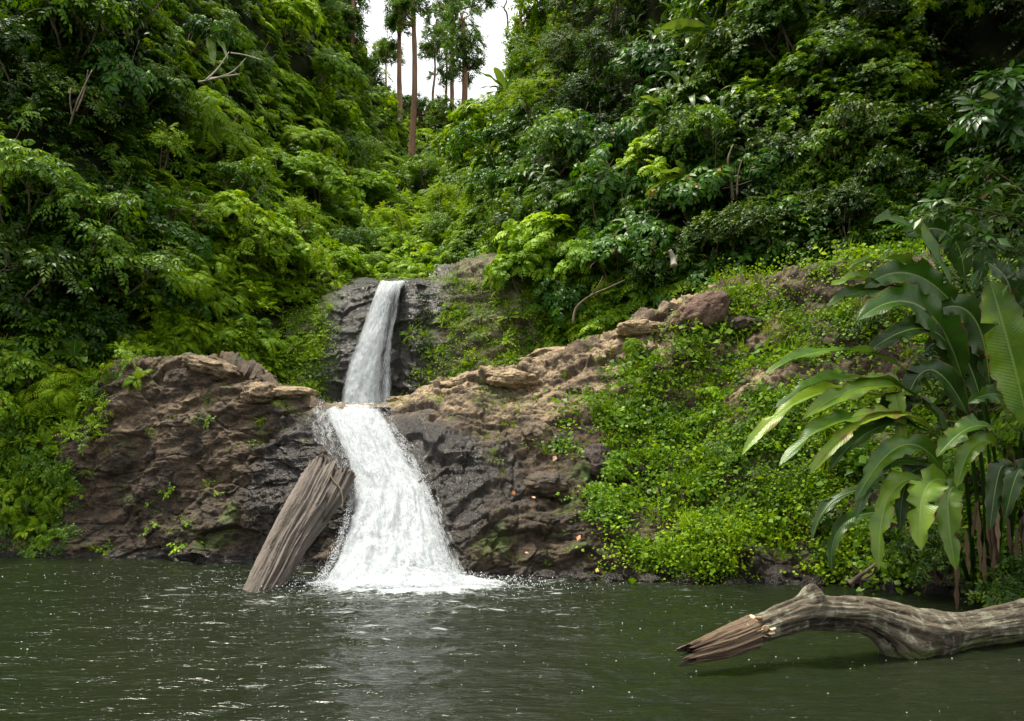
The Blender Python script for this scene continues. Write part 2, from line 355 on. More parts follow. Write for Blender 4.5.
# ------------------------------------------------------------------ front rock: left outcrop, bed of the lower fall, right bank
FR = {
 -260: [(600, 17.4), (560, 17.6), (520, 17.8), (500, 18), (480, 18.4), (480, 19.5), (520, 21)],
 0:    [(580, 17.4), (556, 17.6), (520, 17.8), (500, 18.0), (478, 18.4), (480, 19.5), (520, 21)],
 45:   [(578, 17.2), (553, 17.5), (510, 17.8), (480, 18.1), (448, 18.6), (440, 19.5), (500, 21.5)],
 85:   [(576, 17.0), (554, 17.2), (500, 17.5), (440, 17.9), (400, 18.5), (395, 19.8), (470, 22)],
 125:  [(576, 16.8), (555, 17.0), (495, 17.3), (430, 17.7), (364, 18.3), (362, 19.8), (440, 23)],
 180:  [(576, 16.3), (556, 16.6), (490, 16.9), (420, 17.4), (358, 18.2), (362, 19.8), (440, 23.5)],
 222:  [(578, 15.9), (558, 16.2), (490, 16.5), (420, 17.0), (357, 17.8), (366, 19.6), (440, 24)],
 258:  [(580, 15.5), (560, 15.9), (490, 16.2), (430, 16.7), (372, 17.4), (382, 19.4), (440, 24.5)],
 292:  [(584, 15.1), (563, 15.6), (500, 15.8), (440, 16.3), (392, 17.0), (408, 19.5), (435, 25)],
 322:  [(592, 14.5), (568, 15.1), (510, 15.2), (450, 15.8), (404, 16.8), (415, 19.5), (430, 25)],
 350:  [(600, 12.9), (575, 13.7), (520, 14.2), (455, 15.3), (405, 17.0), (418, 19.5), (430, 25)],
 385:  [(606, 12.3), (582, 12.9), (525, 13.5), (455, 15.0), (404, 17.0), (418, 19.5), (430, 25)],
 425:  [(606, 12.2), (584, 12.8), (527, 13.4), (455, 15.0), (390, 17.0), (403, 19.4), (428, 24.5)],
 465:  [(603, 12.3), (582, 12.9), (525, 13.6), (450, 15.3), (378, 17.3), (392, 19.5), (425, 24)],
 505:  [(600, 12.8), (579, 13.4), (520, 13.9), (440, 15.8), (371, 17.6), (385, 19.5), (425, 23)],
 555:  [(598, 13.2), (577, 13.7), (515, 14.3), (430, 16.1), (352, 17.8), (365, 19.7), (420, 23)],
 620:  [(598, 12.9), (579, 13.4), (515, 14.2), (420, 16.1), (330, 17.9), (342, 19.7), (410, 22)],
 690:  [(600, 12.6), (581, 13.1), (515, 14.0), (410, 15.9), (306, 17.8), (316, 19.4), (400, 21)],
 760:  [(602, 12.4), (582, 12.9), (515, 13.7), (400, 15.5), (278, 17.6), (284, 19.0), (400, 20.5)],
 850:  [(606, 11.9), (585, 12.5), (515, 13.2), (395, 14.8), (264, 16.9), (268, 18.2), (390, 19)],
 950:  [(616, 10.9), (592, 11.6), (520, 12.2), (395, 13.6), (268, 15.4), (266, 16.8), (380, 17.5)],
 1050: [(634, 9.7), (603, 10.5), (520, 11), (395, 12.2), (275, 13.8), (266, 15.2), (380, 16)],
 1350: [(700, 6.8), (650, 7.5), (520, 8), (400, 9), (280, 10.2), (266, 11.4), (380, 13)],
 1900: [(820, 4.2), (760, 4.8), (540, 5.2), (400, 6), (260, 7), (250, 8), (380, 9)]}
ctrl = [[(px, FR[px][r][0], FR[px][r][1]) for px in FR] for r in range(7)]
# columns follow arc length, so mesh density is even where it shows
def loft_w(ctrl, nr, colw, roww, k):
    C = np.array(ctrl, float); R, K = C.shape[:2]
    def par(w, n):
        c = np.concatenate([[0], np.cumsum(w)]); return np.interp(np.linspace(0, c[-1], n), c, np.arange(len(c)))
    u = par(colw, nr[1]); v = par(roww, nr[0]); C = at(C[..., 0], C[..., 1], C[..., 2])
    A = np.stack([np.stack([np.interp(u, np.arange(K), C[r, :, c]) for c in range(3)], -1) for r in range(R)])
    G = np.stack([np.stack([np.interp(v, np.arange(R), A[:, j, c]) for c in range(3)], -1) for j in range(nr[1])], 1)
    return blur(G, k)
keys = list(FR); cw = [min(b - a, 75) for a, b in zip(keys[:-1], keys[1:])]
RG0 = loft_w(ctrl, (420, 1250), cw, [18, 60, 75, 60, 40, 60], 12); RN0 = gnormals(RG0)
def seg_dist(PX, PY, pts):                  # distance in the bed's own layout to the line the water takes
    b = np.full(PX.shape, 1e9)
    for (ax, ay), (bx, by) in zip(pts[:-1], pts[1:]):
        t = np.clip(((PX - ax) * (bx - ax) + (PY - ay) * (by - ay)) / ((bx - ax) ** 2 + (by - ay) ** 2), 0, 1)
        b = np.minimum(b, np.hypot(PX - ax - t * (bx - ax), PY - ay - t * (by - ay)))
    return b
px0, py0 = proj(RG0)
flow = seg_dist(px0, py0, [(350, 400), (375, 450), (395, 510), (405, 590)])
low = sstep(.0, .35, RG0[..., 2])
def rockify(G, Nn, a=1., st=(-.42, -.15, 1.), lay=1.):
    st = nrm(np.array(st)); P = G + .11 * np.stack([fbm(G * .9, 3), fbm(G * .9 + 31, 3), fbm(G * .9 + 57, 3)], -1)
    v1, e1 = blocks(P * np.array([.6, .6, 1.1])); v2, e2 = blocks(P * np.array([1.5, 1.5, 3.2]) + 5); v3, e3 = blocks(P * np.array([4.2, 4.2, 8.]) + 9)
    h = P @ st * 2.1 + .5 * fbm(G * .7 + 12, 3); f = h - np.floor(h); saw = np.where(f < .8, f / .8, (1 - f) / .2) * (.4 + .9 * sstep(-.2, .3, fbm(G * .5 + 90, 2)))
    d = .20 * v1 + .075 * v2 + .035 * v3 - .05 * np.exp(-e1 * 26) - .035 * np.exp(-e2 * 28) - .015 * np.exp(-e3 * 16) + .42 * fbm(G * .55 + 3, 4) + .05 * ridged(G * 2.6, 4) + .035 * fbm(G * 11, 3) - .085 * lay * saw
    return G + Nn * (d * a)[..., None]
am = .30 + .70 * sstep(15, 75, flow)
am = am * (1 + .35 * sstep(560, 720, px0))
wet = (1 - sstep(50, 92, flow + 22 * fbm(RG0 * 1.3, 3) * 2)) * sstep(398, 425, py0 + 0 * flow)
wet = np.maximum(wet, .95 * sstep(.35, .6, np.exp(-((px0 - 452) / 48) ** 2 - ((py0 - 500) / 62) ** 2) + np.exp(-((px0 - 288) / 42) ** 2 - ((py0 - 500) / 75) ** 2) + .35 * fbm(RG0 * 1.1 + 70, 3)))
wet = np.maximum(wet, 1 - sstep(.06, .28, RG0[..., 2] + .15 * fbm(RG0 * 2., 3)))
wet = np.maximum(wet, .6 * sstep(0.10, .35, fbm(RG0 * .8 + 40, 3)) * sstep(200, 250, px0) * (1 - sstep(540, 600, px0)) * sstep(415, 445, py0))
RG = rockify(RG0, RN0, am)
RN = gnormals(RG)
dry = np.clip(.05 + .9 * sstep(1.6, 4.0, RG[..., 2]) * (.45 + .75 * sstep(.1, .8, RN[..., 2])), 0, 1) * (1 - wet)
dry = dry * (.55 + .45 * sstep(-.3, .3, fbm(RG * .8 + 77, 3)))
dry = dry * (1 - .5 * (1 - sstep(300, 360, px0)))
dry = dry * (1 - .75 * sstep(760, 850, px0))  # right end darkened: shade put into the rock colour
moss = .22 + .5 * sstep(.2, .6, fbm(RG * .7 + 21, 3) + .3) * (1 - wet) + .22 * sstep(640, 760, px0) - .4 * wet - .15 * dry
moss = np.where(px0 < 95, moss + .35 * (1 - sstep(30, 95, px0)), moss)
RP, RPY = proj(RG)
def front_at(px, py):
    k = RG.shape[0]; e = (RP - px) ** 2 + (RPY - py) ** 2; e = e + (RG[..., 1] > 18.9) * 1e6
    i = np.unravel_index(np.argmin(e), e.shape); return RG[i], RN[i]
cs = int(np.argmin(np.abs(px0[120] - 385)))
def sub(name, c0, c1, label, cat):
    g = RG[:, c0:c1]; at_ = {k: v[:, c0:c1].reshape(-1) for k, v in (("wet", wet), ("dry", dry), ("moss", moss))}
    V = g.reshape(-1, 3); b = np.array([V[:, 0].mean(), V[:, 1].mean(), 0]); o = link(name, mesh_np(name, V - b, grid_faces(*g.shape[:2]), at_, mats=[M_ROCK]), loc=b)
    return tag(o, label, cat)
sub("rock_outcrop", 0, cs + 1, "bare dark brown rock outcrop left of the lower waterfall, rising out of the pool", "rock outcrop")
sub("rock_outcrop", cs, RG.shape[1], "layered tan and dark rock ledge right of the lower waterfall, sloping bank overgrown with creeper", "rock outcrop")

# ------------------------------------------------------------------ cliff of the upper fall
UC = {
 285: [(440, 22.6), (400, 23), (355, 23.6), (330, 24.4), (322, 25.6), (322, 28)],
 320: [(445, 22.6), (405, 23.2), (345, 23.8), (315, 24.6), (302, 25.6), (300, 28)],
 345: [(448, 22.8), (410, 23.5), (350, 24.0), (310, 24.7), (288, 25.4), (286, 29)],
 372: [(448, 23.0), (415, 23.8), (350, 24.2), (310, 24.6), (283, 25.0), (281, 29)],
 398: [(448, 23.0), (415, 23.7), (350, 24.1), (305, 24.5), (282, 24.9), (280, 29)],
 415: [(448, 22.8), (415, 23.3), (350, 23.7), (300, 24.2), (281, 24.7), (277, 29)],
 432: [(446, 22.6), (410, 23.2), (350, 23.9), (305, 24.4), (282, 25.0), (276, 28)],
 455: [(444, 22.2), (405, 23.0), (350, 23.7), (305, 24.3), (274, 25.0), (268, 28)],
 480: [(440, 21.8), (400, 22.6), (345, 23.3), (300, 24.2), (262, 25.0), (256, 27)],
 515: [(436, 21.5), (395, 22.2), (340, 23.0), (290, 23.9), (256, 24.6), (250, 27)],
 560: [(430, 21.8), (380, 23.0), (330, 24.0), (280, 25.2), (256, 26.2), (252, 28)],
 600: [(420, 23.8), (380, 24.6), (330, 25.5), (290, 26.5), (270, 27.5), (266, 29)]}
ctrl = [[(px, *UC[px][r]) for px in UC] for r in range(6)]
UG0 = loft_w(ctrl, (190, 330), [b - a for a, b in zip(list(UC)[:-1], list(UC)[1:])], [35, 55, 45, 30, 30], 6)
UN0 = gnormals(UG0); ux, uy = proj(UG0)
ufl = seg_dist(ux, uy, [(392, 283), (378, 340), (372, 440)])
UG = rockify(UG0, UN0, (.6 + .4 * sstep(12, 60, ufl)) * .85); UN = gnormals(UG)
uw = np.clip((1 - sstep(38, 75, ufl + 20 * fbm(UG0 * 1.2, 3))), 0, 1)
umoss = .62 + .7 * (1 - sstep(330, 352, ux)) * sstep(290, 330, uy) + .35 * sstep(.0, .4, fbm(UG0 * .8 + 4, 3)) - .2 * uw + .5 * np.exp(-((ux - 425) / 9.) ** 2 - ((uy - 355) / 28.) ** 2)
udry = np.clip(.15 + .6 * sstep(.2, .8, UN[..., 2]) + .3 * sstep(400, 440, ux), 0, 1) * (1 - uw)
b = np.array([UG[..., 0].mean(), UG[..., 1].mean(), 3.2])
o = link("cliff", mesh_np("cliff", UG.reshape(-1, 3) - b, grid_faces(*UG.shape[:2]), {"wet": uw.ravel(), "dry": udry.ravel(), "moss": umoss.ravel()}, mats=[M_CLIFF]), loc=b)
tag(o, "mossy brown rock cliff that the narrow upper waterfall drops over", "cliff")
UP, UPY = proj(UG)
def cliff_at(px, py):
    e = (UP - px) ** 2 + (UPY - py) ** 2; i = np.unravel_index(np.argmin(e), e.shape); return UG[i], UN[i]

# water on the ledge between the two falls
me = mesh_np("ledge_stream", np.array([[-4.6, 16.9, 3.22], [-2.6, 16.7, 3.20], [-1.2, 24.5, 3.32], [-6.2, 24.5, 3.32]]), np.array([[0, 1, 2, 3]]))
m, t, o_ = nodes("stream_water"); bb = bsdf(t, mixc_(t, mth(t, 'MULTIPLY', mth(t, 'SUBTRACT', noise(t, pos(t), 4, 5, .7), .48), 4, clamp=True), (.03, .035, .02), (.6, .63, .65)), .15); bump(t, bb, noise(t, pos(t), 6, 4), .05); t.links.new(bb.outputs[0], o_.inputs[0])
me.materials.append(m); tag(link("stream_water", me), kind='structure')

# ------------------------------------------------------------------ falling water
def fall_mat(name, dens, sx, sy, soft=3.2, tone=.9):
    m, t, o = nodes(name); uv = N(t, "UVMap").outputs[0]
    mp = N(t, "Mapping"); mp.inputs['Scale'].default_value = (sx, sy, 1); t.links.new(uv, mp.inputs[0])
    warp = noise(t, uv, 1.6, 3); vm = N(t, "VectorMath", operation='ADD'); t.links.new(mp.outputs[0], vm.inputs[0])
    cw_ = N(t, "CombineXYZ"); t.links.new(mth(t, 'MULTIPLY', warp, 1.3), cw_.inputs[0]); t.links.new(cw_.outputs[0], vm.inputs[1]); q = vm.outputs[0]
    n1 = noise(t, q, 1., 6, .6); n2 = noise(t, q, 4.5, 5, .65)
    a = mth(t, 'ADD', mth(t, 'MULTIPLY', n1, .62), mth(t, 'MULTIPLY', n2, .38))
    e = attr(t, "edge")
    al = mth(t, 'MULTIPLY', mth(t, 'ADD', mth(t, 'SUBTRACT', a, .5), mth(t, 'SUBTRACT', mth(t, 'MULTIPLY', e, dens), .5)), soft, clamp=True)
    al = mth(t, 'ADD', al, 0., clamp=True)
    col = ramp(t, n2, [(.28, (.36, .41, .45)), (.5, (.60, .64, .67)), (.68, (tone - .14, tone - .13, tone - .12))])
    b = bsdf(t, col, .5, .4); bump(t, b, a, .10, .9)
    tl = N(t, "BsdfTranslucent"); tl.inputs[0].default_value = (.9, .93, .95, 1); m1 = N(t, "MixShader"); m1.inputs[0].default_value = .4
    t.links.new(b.outputs[0], m1.inputs[1]); t.links.new(tl.outputs[0], m1.inputs[2])
    tp = N(t, "BsdfTransparent"); mx = N(t, "MixShader"); t.links.new(al, mx.inputs[0]); t.links.new(tp.outputs[0], mx.inputs[1]); t.links.new(m1.outputs[0], mx.inputs[2])
    t.links.new(mx.outputs[0], o.inputs[0]); return m
def droplets(name, P, vel, size, mat, parent, base):
    n = len(P); th = rng.random(n) * 6.28
    V = np.array([[1, 0, 0], [-.5, .87, 0], [-.5, -.87, 0], [0, 0, 1.9], [0, 0, -1.9]]); F = np.array([[0, 1, 3], [1, 2, 3], [2, 0, 3], [1, 0, 4], [2, 1, 4], [0, 2, 4]])
    A = nrm(vel); M = frames(np.cross(A, rng.normal(size=(n, 3))), A)   # local z along the velocity
    O, Fa, T = stamp(V, F, M, P, size, 0)
    return link(name, mesh_np(name, O - base, Fa, mats=[mat], smooth=True), parent)
def fall_sheet(edges, nr, nc, off, seed, streak=.07, belly=.12):
    E = np.array(edges, float)              # rows: (pxL, pxR, py, d)
    t = np.linspace(0, len(E) - 1, nr); R = np.stack([np.interp(t, np.arange(len(E)), E[:, c]) for c in range(4)], -1)
    for _ in range(20): R[1:-1] = (R[:-2] + 2 * R[1:-1] + R[2:]) / 4
    u = np.linspace(0, 1, nc); X = R[:, :1] * (1 - u) + R[:, 1:2] * u
    dd = R[:, 3:4] - belly * np.sin(u * np.pi)[None] - off
    G = at(X, R[:, 2:3] + 0 * X, dd)
    L = np.concatenate([[0], np.cumsum(np.linalg.norm(np.diff(G[:, nc // 2], axis=0), axis=-1))]); wdt = np.linalg.norm(G[:, -1] - G[:, 0], axis=-1)
    U = np.stack([(u[None] - .5) * wdt.mean() + 0 * X, L[:, None] + 0 * X], -1)
    Q = np.stack([U[..., 0] * 5, U[..., 1] * 1.1, 0 * X + seed * 3.3], -1)
    n = gnormals(G); G = G + n * (streak * fbm(Q, 4) + .5 * streak * fbm(Q * np.array([3, 4, 1]) + 9, 3))[..., None]
    return G, U, u
white, t, o_ = nodes("spray_white"); bb = bsdf(t, (.66, .69, .72), .4, .4); t.links.new(bb.outputs[0], o_.inputs[0])

LF = [(318, 390, 403, 17.6), (319, 388, 410, 16.5), (330, 396, 432, 15.65), (343, 410, 460, 14.95), (350, 426, 485, 14.35), (348, 433, 510, 13.75), (342, 438, 533, 13.35), (334, 445, 556, 12.95), (324, 456, 574, 12.65), (314, 468, 588, 12.4)]
base = at(400, 588, 12.5); base[2] = 0
lf = tag(empty("waterfall", base), "broad white lower waterfall splashing into the pool beside the leaning log", "waterfall")
for k, (off, dens, sx, sy, wx) in enumerate([(-.02, 1.42, 4.5, 1.7, 0), (.10, 1.10, 6, 2.4, 6), (.22, .98, 8, 3.2, 9)]):
    E = [(a - wx * .3 * i / 9, b_ + wx * i / 9, y, d) for i, (a, b_, y, d) in enumerate(LF)]
    G, U, u = fall_sheet(E, 150, 90, off, k, .07 + .035 * k)
    nrw = G.shape[0]; v = np.linspace(0, 1, nrw)[:, None]
    ed = np.minimum(1, np.sin(u * np.pi)[None] * (1.5 + 1.1 * v)) * (.55 + .45 * sstep(0.02, .20, v)) * (1 - .18 * (k > 0) * (1 - v))
    link("water_sheet", mesh_np("lower_sheet", G.reshape(-1, 3) - base, grid_faces(*G.shape[:2]), {"edge": ed.ravel()}, U.reshape(-1, 2), mats=[fall_mat("lower_water%d" % k, dens, sx, sy, 2.2)]), lf)
n = 7000; v = rng.random(n) ** .6; s = np.where(rng.random(n) < .45, .02 + rng.normal(0, .022, n), .965 + rng.normal(0, .03, n)); s = np.where(rng.random(n) < .25, rng.random(n), s)
E = np.array(LF); ii = v * 9; r = np.stack([np.interp(ii, np.arange(10), E[:, c]) for c in range(4)], -1)
P = at(r[:, 0] * (1 - s) + r[:, 1] * s, r[:, 2] - np.abs(rng.normal(0, 5, n)), r[:, 3] - .2 - .3 * rng.random(n) * v)
droplets("spray", P, np.stack([.25 * rng.normal(size=n), -.5 + .3 * rng.normal(size=n), -1 + .4 * rng.normal(size=n)], -1), .0025 + .005 * rng.random(n) ** 2, white, lf, base)
VE = [(303, 350, 406, 17.0), (297, 348, 422, 16.15), (303, 350, 440, 15.6), (316, 354, 458, 15.15), (328, 356, 480, 14.7)]
G, U, u = fall_sheet(VE, 60, 60, .04, 31, .05, .05); v = np.linspace(0, 1, 60)[:, None]
link("water_veil", mesh_np("veil", G.reshape(-1, 3) - base, grid_faces(60, 60), {"edge": (np.sin(u * np.pi)[None] ** .5 * (.60 - .1 * v)).ravel()}, U.reshape(-1, 2), mats=[fall_mat("veil_water", 1.0, 11, 2.2, 4.5)]), lf)
VE = [(345, 388, 404, 17.1), (350, 402, 415, 16.3), (372, 420, 436, 15.6), (392, 436, 462, 14.95), (412, 444, 488, 14.3), (422, 452, 515, 13.7), (428, 462, 545, 13.1), (436, 478, 578, 12.6)]
G, U, u = fall_sheet(VE, 90, 60, .10, 37, .07, .08); v = np.linspace(0, 1, 90)[:, None]
link("water_veil", mesh_np("veil", G.reshape(-1, 3) - base, grid_faces(90, 60), {"edge": ((1 - .55 * u[None]) * (.74 + .12 * v)).ravel()}, U.reshape(-1, 2), mats=[fall_mat("side_veil_water", 1.0, 10, 2.0, 4.5)]), lf)
# churned foam where it lands
th = rng.random(5000) * 6.28; rr = np.abs(rng.normal(0, .62, 5000)); P = np.stack([base[0] + .2 + rr * np.cos(th) * 1.65, base[1] - .05 + rr * np.sin(th) * .8, .04 + rng.random(5000) ** 2 * .5 * np.exp(-rr * 1.6)], -1)
droplets("splash", P, rng.normal(size=(5000, 3)) + [0, 0, .8], .004 + .008 * rng.random(5000) ** 2, white, lf, base)
nb = 64; gx, gy = np.meshgrid(np.linspace(-1.9, 2.1, 150), np.linspace(-1.1, .75, 80)); rr = np.hypot(gx / 1.6, gy / .85) + .35 * fbm(np.stack([gx * 1.6, gy * 2, 0 * gx], -1), 3)
gz = np.clip(1 - rr, 0, 1) ** .8 * .24 + .16 * np.clip(1.1 - rr, 0, 1) * ridged(np.stack([gx * 2.4, gy * 3.2, 0 * gx], -1), 4) + .03 * fbm(np.stack([gx * 9, gy * 12, 0 * gx], -1), 3) - .02
Vf = np.stack([gx + .12, gy, gz], -1).reshape(-1, 3)
link("foam", mesh_np("foam_mound", Vf, grid_faces(80, 150), {"edge": np.clip(1.18 - rr, 0, 1).ravel()}, np.stack([gx, gy], -1).reshape(-1, 2), mats=[fall_mat("foam_mat", 1.55, 2.4, 3.4, 3.)]), lf)

UF = [(377, 411, 281, 25.8), (376, 411, 283, 24.8), (371, 409, 292, 24.45), (363, 407, 315, 24.2), (354, 404, 340, 23.9), (343, 405, 365, 23.7), (336, 408, 390, 23.5), (332, 410, 425, 23.2)]
bu = at(370, 424, 23.3); uf = tag(empty("waterfall", bu), "narrow white upper waterfall dropping behind the ledge between mossy rocks", "waterfall")
for k, (off, dens, sx, sy) in enumerate([(.12, 1.12, 8, .9), (.24, .98, 11, 1.1), (.33, .88, 15, 1.5)]):
    G, U, u = fall_sheet(UF, 120, 60, off, 20 + k, .06, .15); v = np.linspace(0, 1, 120)[:, None]
    left = np.minimum(1, np.sin(np.clip(u * 1.08, 0, 1) * np.pi) * 1.5)
    wv_ = .07 * fbm(np.stack([v * 6 + 0 * u, 0 * v + 0 * u + k, 0 * v + 0 * u], -1), 2); split = 1 - (.34 * np.exp(-((u - .60 + wv_) / .13) ** 2) + .30 * np.exp(-((u - .84 + wv_) / .08) ** 2) + .22 * sstep(.5, .72, u + 0 * v)) * sstep(.02, .35, v)
    ed = np.clip(left[None] * split, 0, 1)
    link("water_sheet", mesh_np("upper_sheet", G.reshape(-1, 3) - bu, grid_faces(*G.shape[:2]), {"edge": ed.ravel()}, U.reshape(-1, 2), mats=[fall_mat("upper_water%d" % k, dens, sx, sy, 3.0, 1.06)]), uf)

# drifting bubbles on the pool
n = 2600; P = np.stack([rng.uniform(-9, 9, n), rng.uniform(4.2, 16, n), np.zeros(n)], -1)
k = fbm(P * .7, 3) + .9 * np.exp(-np.hypot(P[:, 0] - FALL[0], P[:, 1] - FALL[1]) / 4); P = P[k > rng.random(n) * .9 - .1]; P[:, 2] = wave_z(P[:, 0], P[:, 1]) + .002
bm_v, bm_f = tube([[0, 0, 0], [0, 0, .5], [0, 0, .8], [0, 0, .95]], [1, .86, .6, .2], 8)
m, t, o_ = nodes("bubble"); bb = bsdf(t, (.5, .55, .55), .12, .8); t.links.new(bb.outputs[0], o_.inputs[0])
O, Fa, _ = stamp(bm_v, bm_f, np.tile(np.eye(3), (len(P), 1, 1)), P, (.0028 + .006 * rng.random(len(P)) ** 3) * (P[:, 1] / 7) ** .5, 0)
tag(link("bubbles", mesh_np("bubbles", O, Fa, mats=[m])), "tiny white bubbles drifting on the dark green pool", "bubbles", kind='stuff')

# ------------------------------------------------------------------ leaves and sprigs
def leaf_t(w=.32, fold=.10, droop=.22, wide=.42):       # short pointed leaf along +Y, length 1
    V = np.array([[0, 0, 0], [-w, wide, fold - droop * wide ** 2], [0, wide, -droop * wide ** 2], [w, wide, fold - droop * wide ** 2],
                  [-w * .55, .75, fold * .6 - droop * .56], [0, .76, -droop * .56], [w * .55, .75, fold * .6 - droop * .56], [0, 1, -droop]], float)
    return V, np.array([[0, 2, 1], [0, 3, 2], [1, 2, 5], [1, 5, 4], [2, 3, 6], [2, 6, 5], [4, 5, 7], [5, 6, 7]])
L_OV = leaf_t(.26, .07, .25); L_RND = leaf_t(.40, .06, .2, .45); L_NAR = leaf_t(.13, .03, .3, .4); L_OB = leaf_t(.22, .05, .12, .6)
def simp(L): V, F = L; return V[[0, 1, 2, 3, 7]], np.array([[0, 2, 1], [0, 3, 2], [1, 2, 4], [2, 3, 4]])
Z = np.array([0, 0, 1.])
def hemi(n, spread=1.1, up=.45):
    d = rng.normal(size=(n, 3)) * [spread, spread, .6]; d[:, 2] = np.abs(d[:, 2]) + up; return nrm(d)
def sprig_alt(n_br=7, L=.5, n_leaf=9, ls=.12, leaf=L_OV, droop=.35, jit=.35, acc=None, twigs=True, hang=.25, org=None, dirs=None, tint=(.1, .75)):
    """branches with alternate leaves"""
    A = acc or Acc(); D = hemi(n_br) if dirs is None else dirs
    for q, d in enumerate(D):
        l = L * rng.uniform(.7, 1.2); t = np.linspace(.22, 1, n_leaf); o = np.zeros(3) if org is None else org[q]
        pt = lambda t: o + d * (l * t)[:, None] + np.stack([0 * t, 0 * t, -droop * l * t * t], -1)
        P = pt(t); T = nrm(d[None] - Z * (2 * droop * t)[:, None]); side = nrm(np.cross(T, Z)); sg = np.where(np.arange(n_leaf) % 2, 1., -1.)[:, None]
        a = nrm(T * .55 + side * sg * .9 + rng.normal(size=(n_leaf, 3)) * jit * .5 - Z * hang); nn = nrm(np.cross(side, T) * np.sign(np.cross(side, T)[:, 2:3] + 1e-6) + rng.normal(size=(n_leaf, 3)) * jit * .6)
        a[-1] = T[-1]
        bt = rng.uniform(*tint); A.add(*stamp(*leaf, frames(a, nn), P, ls * rng.uniform(.7, 1.15, n_leaf), np.clip(bt + rng.normal(0, .1, n_leaf) + (rng.random(n_leaf) < .012) * .9, 0, 1.4)))
    return A
def sprig_whorl(n_br=12, L=.45, k=7, ls=.13, leaf=L_OB, acc=None):
    A = acc or Acc(); D = hemi(n_br, 1.2, .3)
    for d in D:
        o = d * L * rng.uniform(.6, 1.1); x = nrm(np.cross(d, rng.normal(size=3))); y = np.cross(d, x); up = nrm(d + Z * .9)
        x = nrm(np.cross(up, x)); y = np.cross(up, x); bt = rng.uniform(.1, .8)
        for ring, (el_, s) in enumerate(((.15, 1.), (.75, .75))):
            th = np.arange(k) / k * 6.283 + rng.random() * 6; a = nrm(x * np.cos(th)[:, None] + y * np.sin(th)[:, None] + up * el_ + rng.normal(size=(k, 3)) * .12)
            A.add(*stamp(*leaf, frames(a, np.tile(up, (k, 1)) + .01), np.tile(o, (k, 1)), ls * s * rng.uniform(.8, 1.15, k), bt + .12 * ring + rng.normal(0, .05, k)))
    return A
def sprig_pinnate(n_fr=9, L=.7, pairs=8, ls=.17, leaf=L_NAR, droop=.55, taper=True, acc=None, flat=.5, tint=(.15, .8)):
    A = acc or Acc(); D = hemi(n_fr, 1.2, flat)
    for d in D:
        l = L * rng.uniform(.7, 1.15); t = np.linspace(.2, 1, pairs); P = d * (l * t)[:, None] + np.stack([0 * t, 0 * t, -droop * l * t * t], -1)
        T = nrm(d[None] - Z * (2 * droop * t)[:, None]); side = nrm(np.cross(T, Z) + 1e-4); nn = nrm(np.cross(side, T)); s = ls * (np.sin(np.pi * (t * .8 + .15)) if taper else 1 + 0 * t); bt = rng.uniform(*tint)
        for sg in (-1, 1):
            a = nrm(side * sg + T * .45 - Z * .18 + rng.normal(size=(pairs, 3)) * .09)
            A.add(*stamp(*leaf, frames(a, nn + rng.normal(size=(pairs, 3)) * .12), P, s, bt + rng.normal(0, .06, pairs)))
    return A
def strap(A, p0, dirn, L, w, droop, ns=12, tint=.4, wave=.05, twist=0., side=None, seed=0, stalk=.12, lean=None):
    """long arching leaf: stalk, folded blade with wavy edges"""
    t = np.linspace(0, 1, ns); d = nrm(np.asarray(dirn, float)); P = p0 + d * (L * t)[:, None] - Z * (droop * L * t ** 2)[:, None]
    T = nrm(np.gradient(P, axis=0)); s = nrm(np.cross(T, Z) + 1e-4) if side is None else nrm(np.tile(side, (ns, 1)) - T * (T @ side)[:, None])
    n = np.cross(s, T); n *= np.sign(n[:, 2:3] + 1e-6) if side is None else 1
    if lean is not None: s = s * np.cos(lean) + n * np.sin(lean); n = np.cross(s, T)
    b = np.clip((t - stalk) / (1 - stalk), 0, 1); wd = w * np.where(t < stalk, .05, .08 + .92 * np.sin(np.pi * np.clip(b, 0, 1) ** .75) ** .62 * (1 - .0 * b)); wd[-1] = .003
    rows = []; UU = []
    for c, (u, f) in enumerate(((-1, .18), (-.55, .13), (-.06, 0), (.06, 0), (.55, .13), (1, .18))):
        wv = wave * w * 2.2 * np.sin(t * 19 + seed * 3 + (2. if u > 0 else 0)) * abs(u) ** 2 * np.sin(np.pi * b)
        rows.append(P + s * (u * wd)[:, None] + n * (f * wd * 1.1 + wv)[:, None]); UU.append(np.stack([u + 0 * t, t * L], -1))
    V = np.stack(rows, 1).reshape(-1, 3); U = np.stack(UU, 1).reshape(-1, 2); A.add(V, tri(grid_faces(ns, 6)), tint, U); return A
def straps(n=9, L=1.0, w=.09, droop=.7, up=.7):
    A = Acc()
    for k, d in enumerate(hemi(n, 1., up)): strap(A, np.zeros(3), d, L * rng.uniform(.7, 1.2), w * rng.uniform(.8, 1.2), droop * rng.uniform(.6, 1.3), 9, rng.uniform(.15, .75), seed=k)
    return A
def palmate(n=5, L=.5, ls=.3):
    A = Acc()
    for d in hemi(n, 1.1, .6):
        o = d * L * rng.uniform(.6, 1.1); up = nrm(Z + .5 * d + rng.normal(size=3) * .2); x = nrm(np.cross(up, rng.normal(size=3))); y = np.cross(up, x); k = 8
        th = np.arange(k) / k * 5.6; a = x * np.cos(th)[:, None] + y * np.sin(th)[:, None] - up * .15
        A.add(*stamp(*leaf_t(.17, .02, .2, .6), frames(a, np.tile(up, (k, 1)) + .01), np.tile(o, (k, 1)), ls * rng.uniform(.85, 1.1, k), rng.uniform(.5, .85)))
    return A
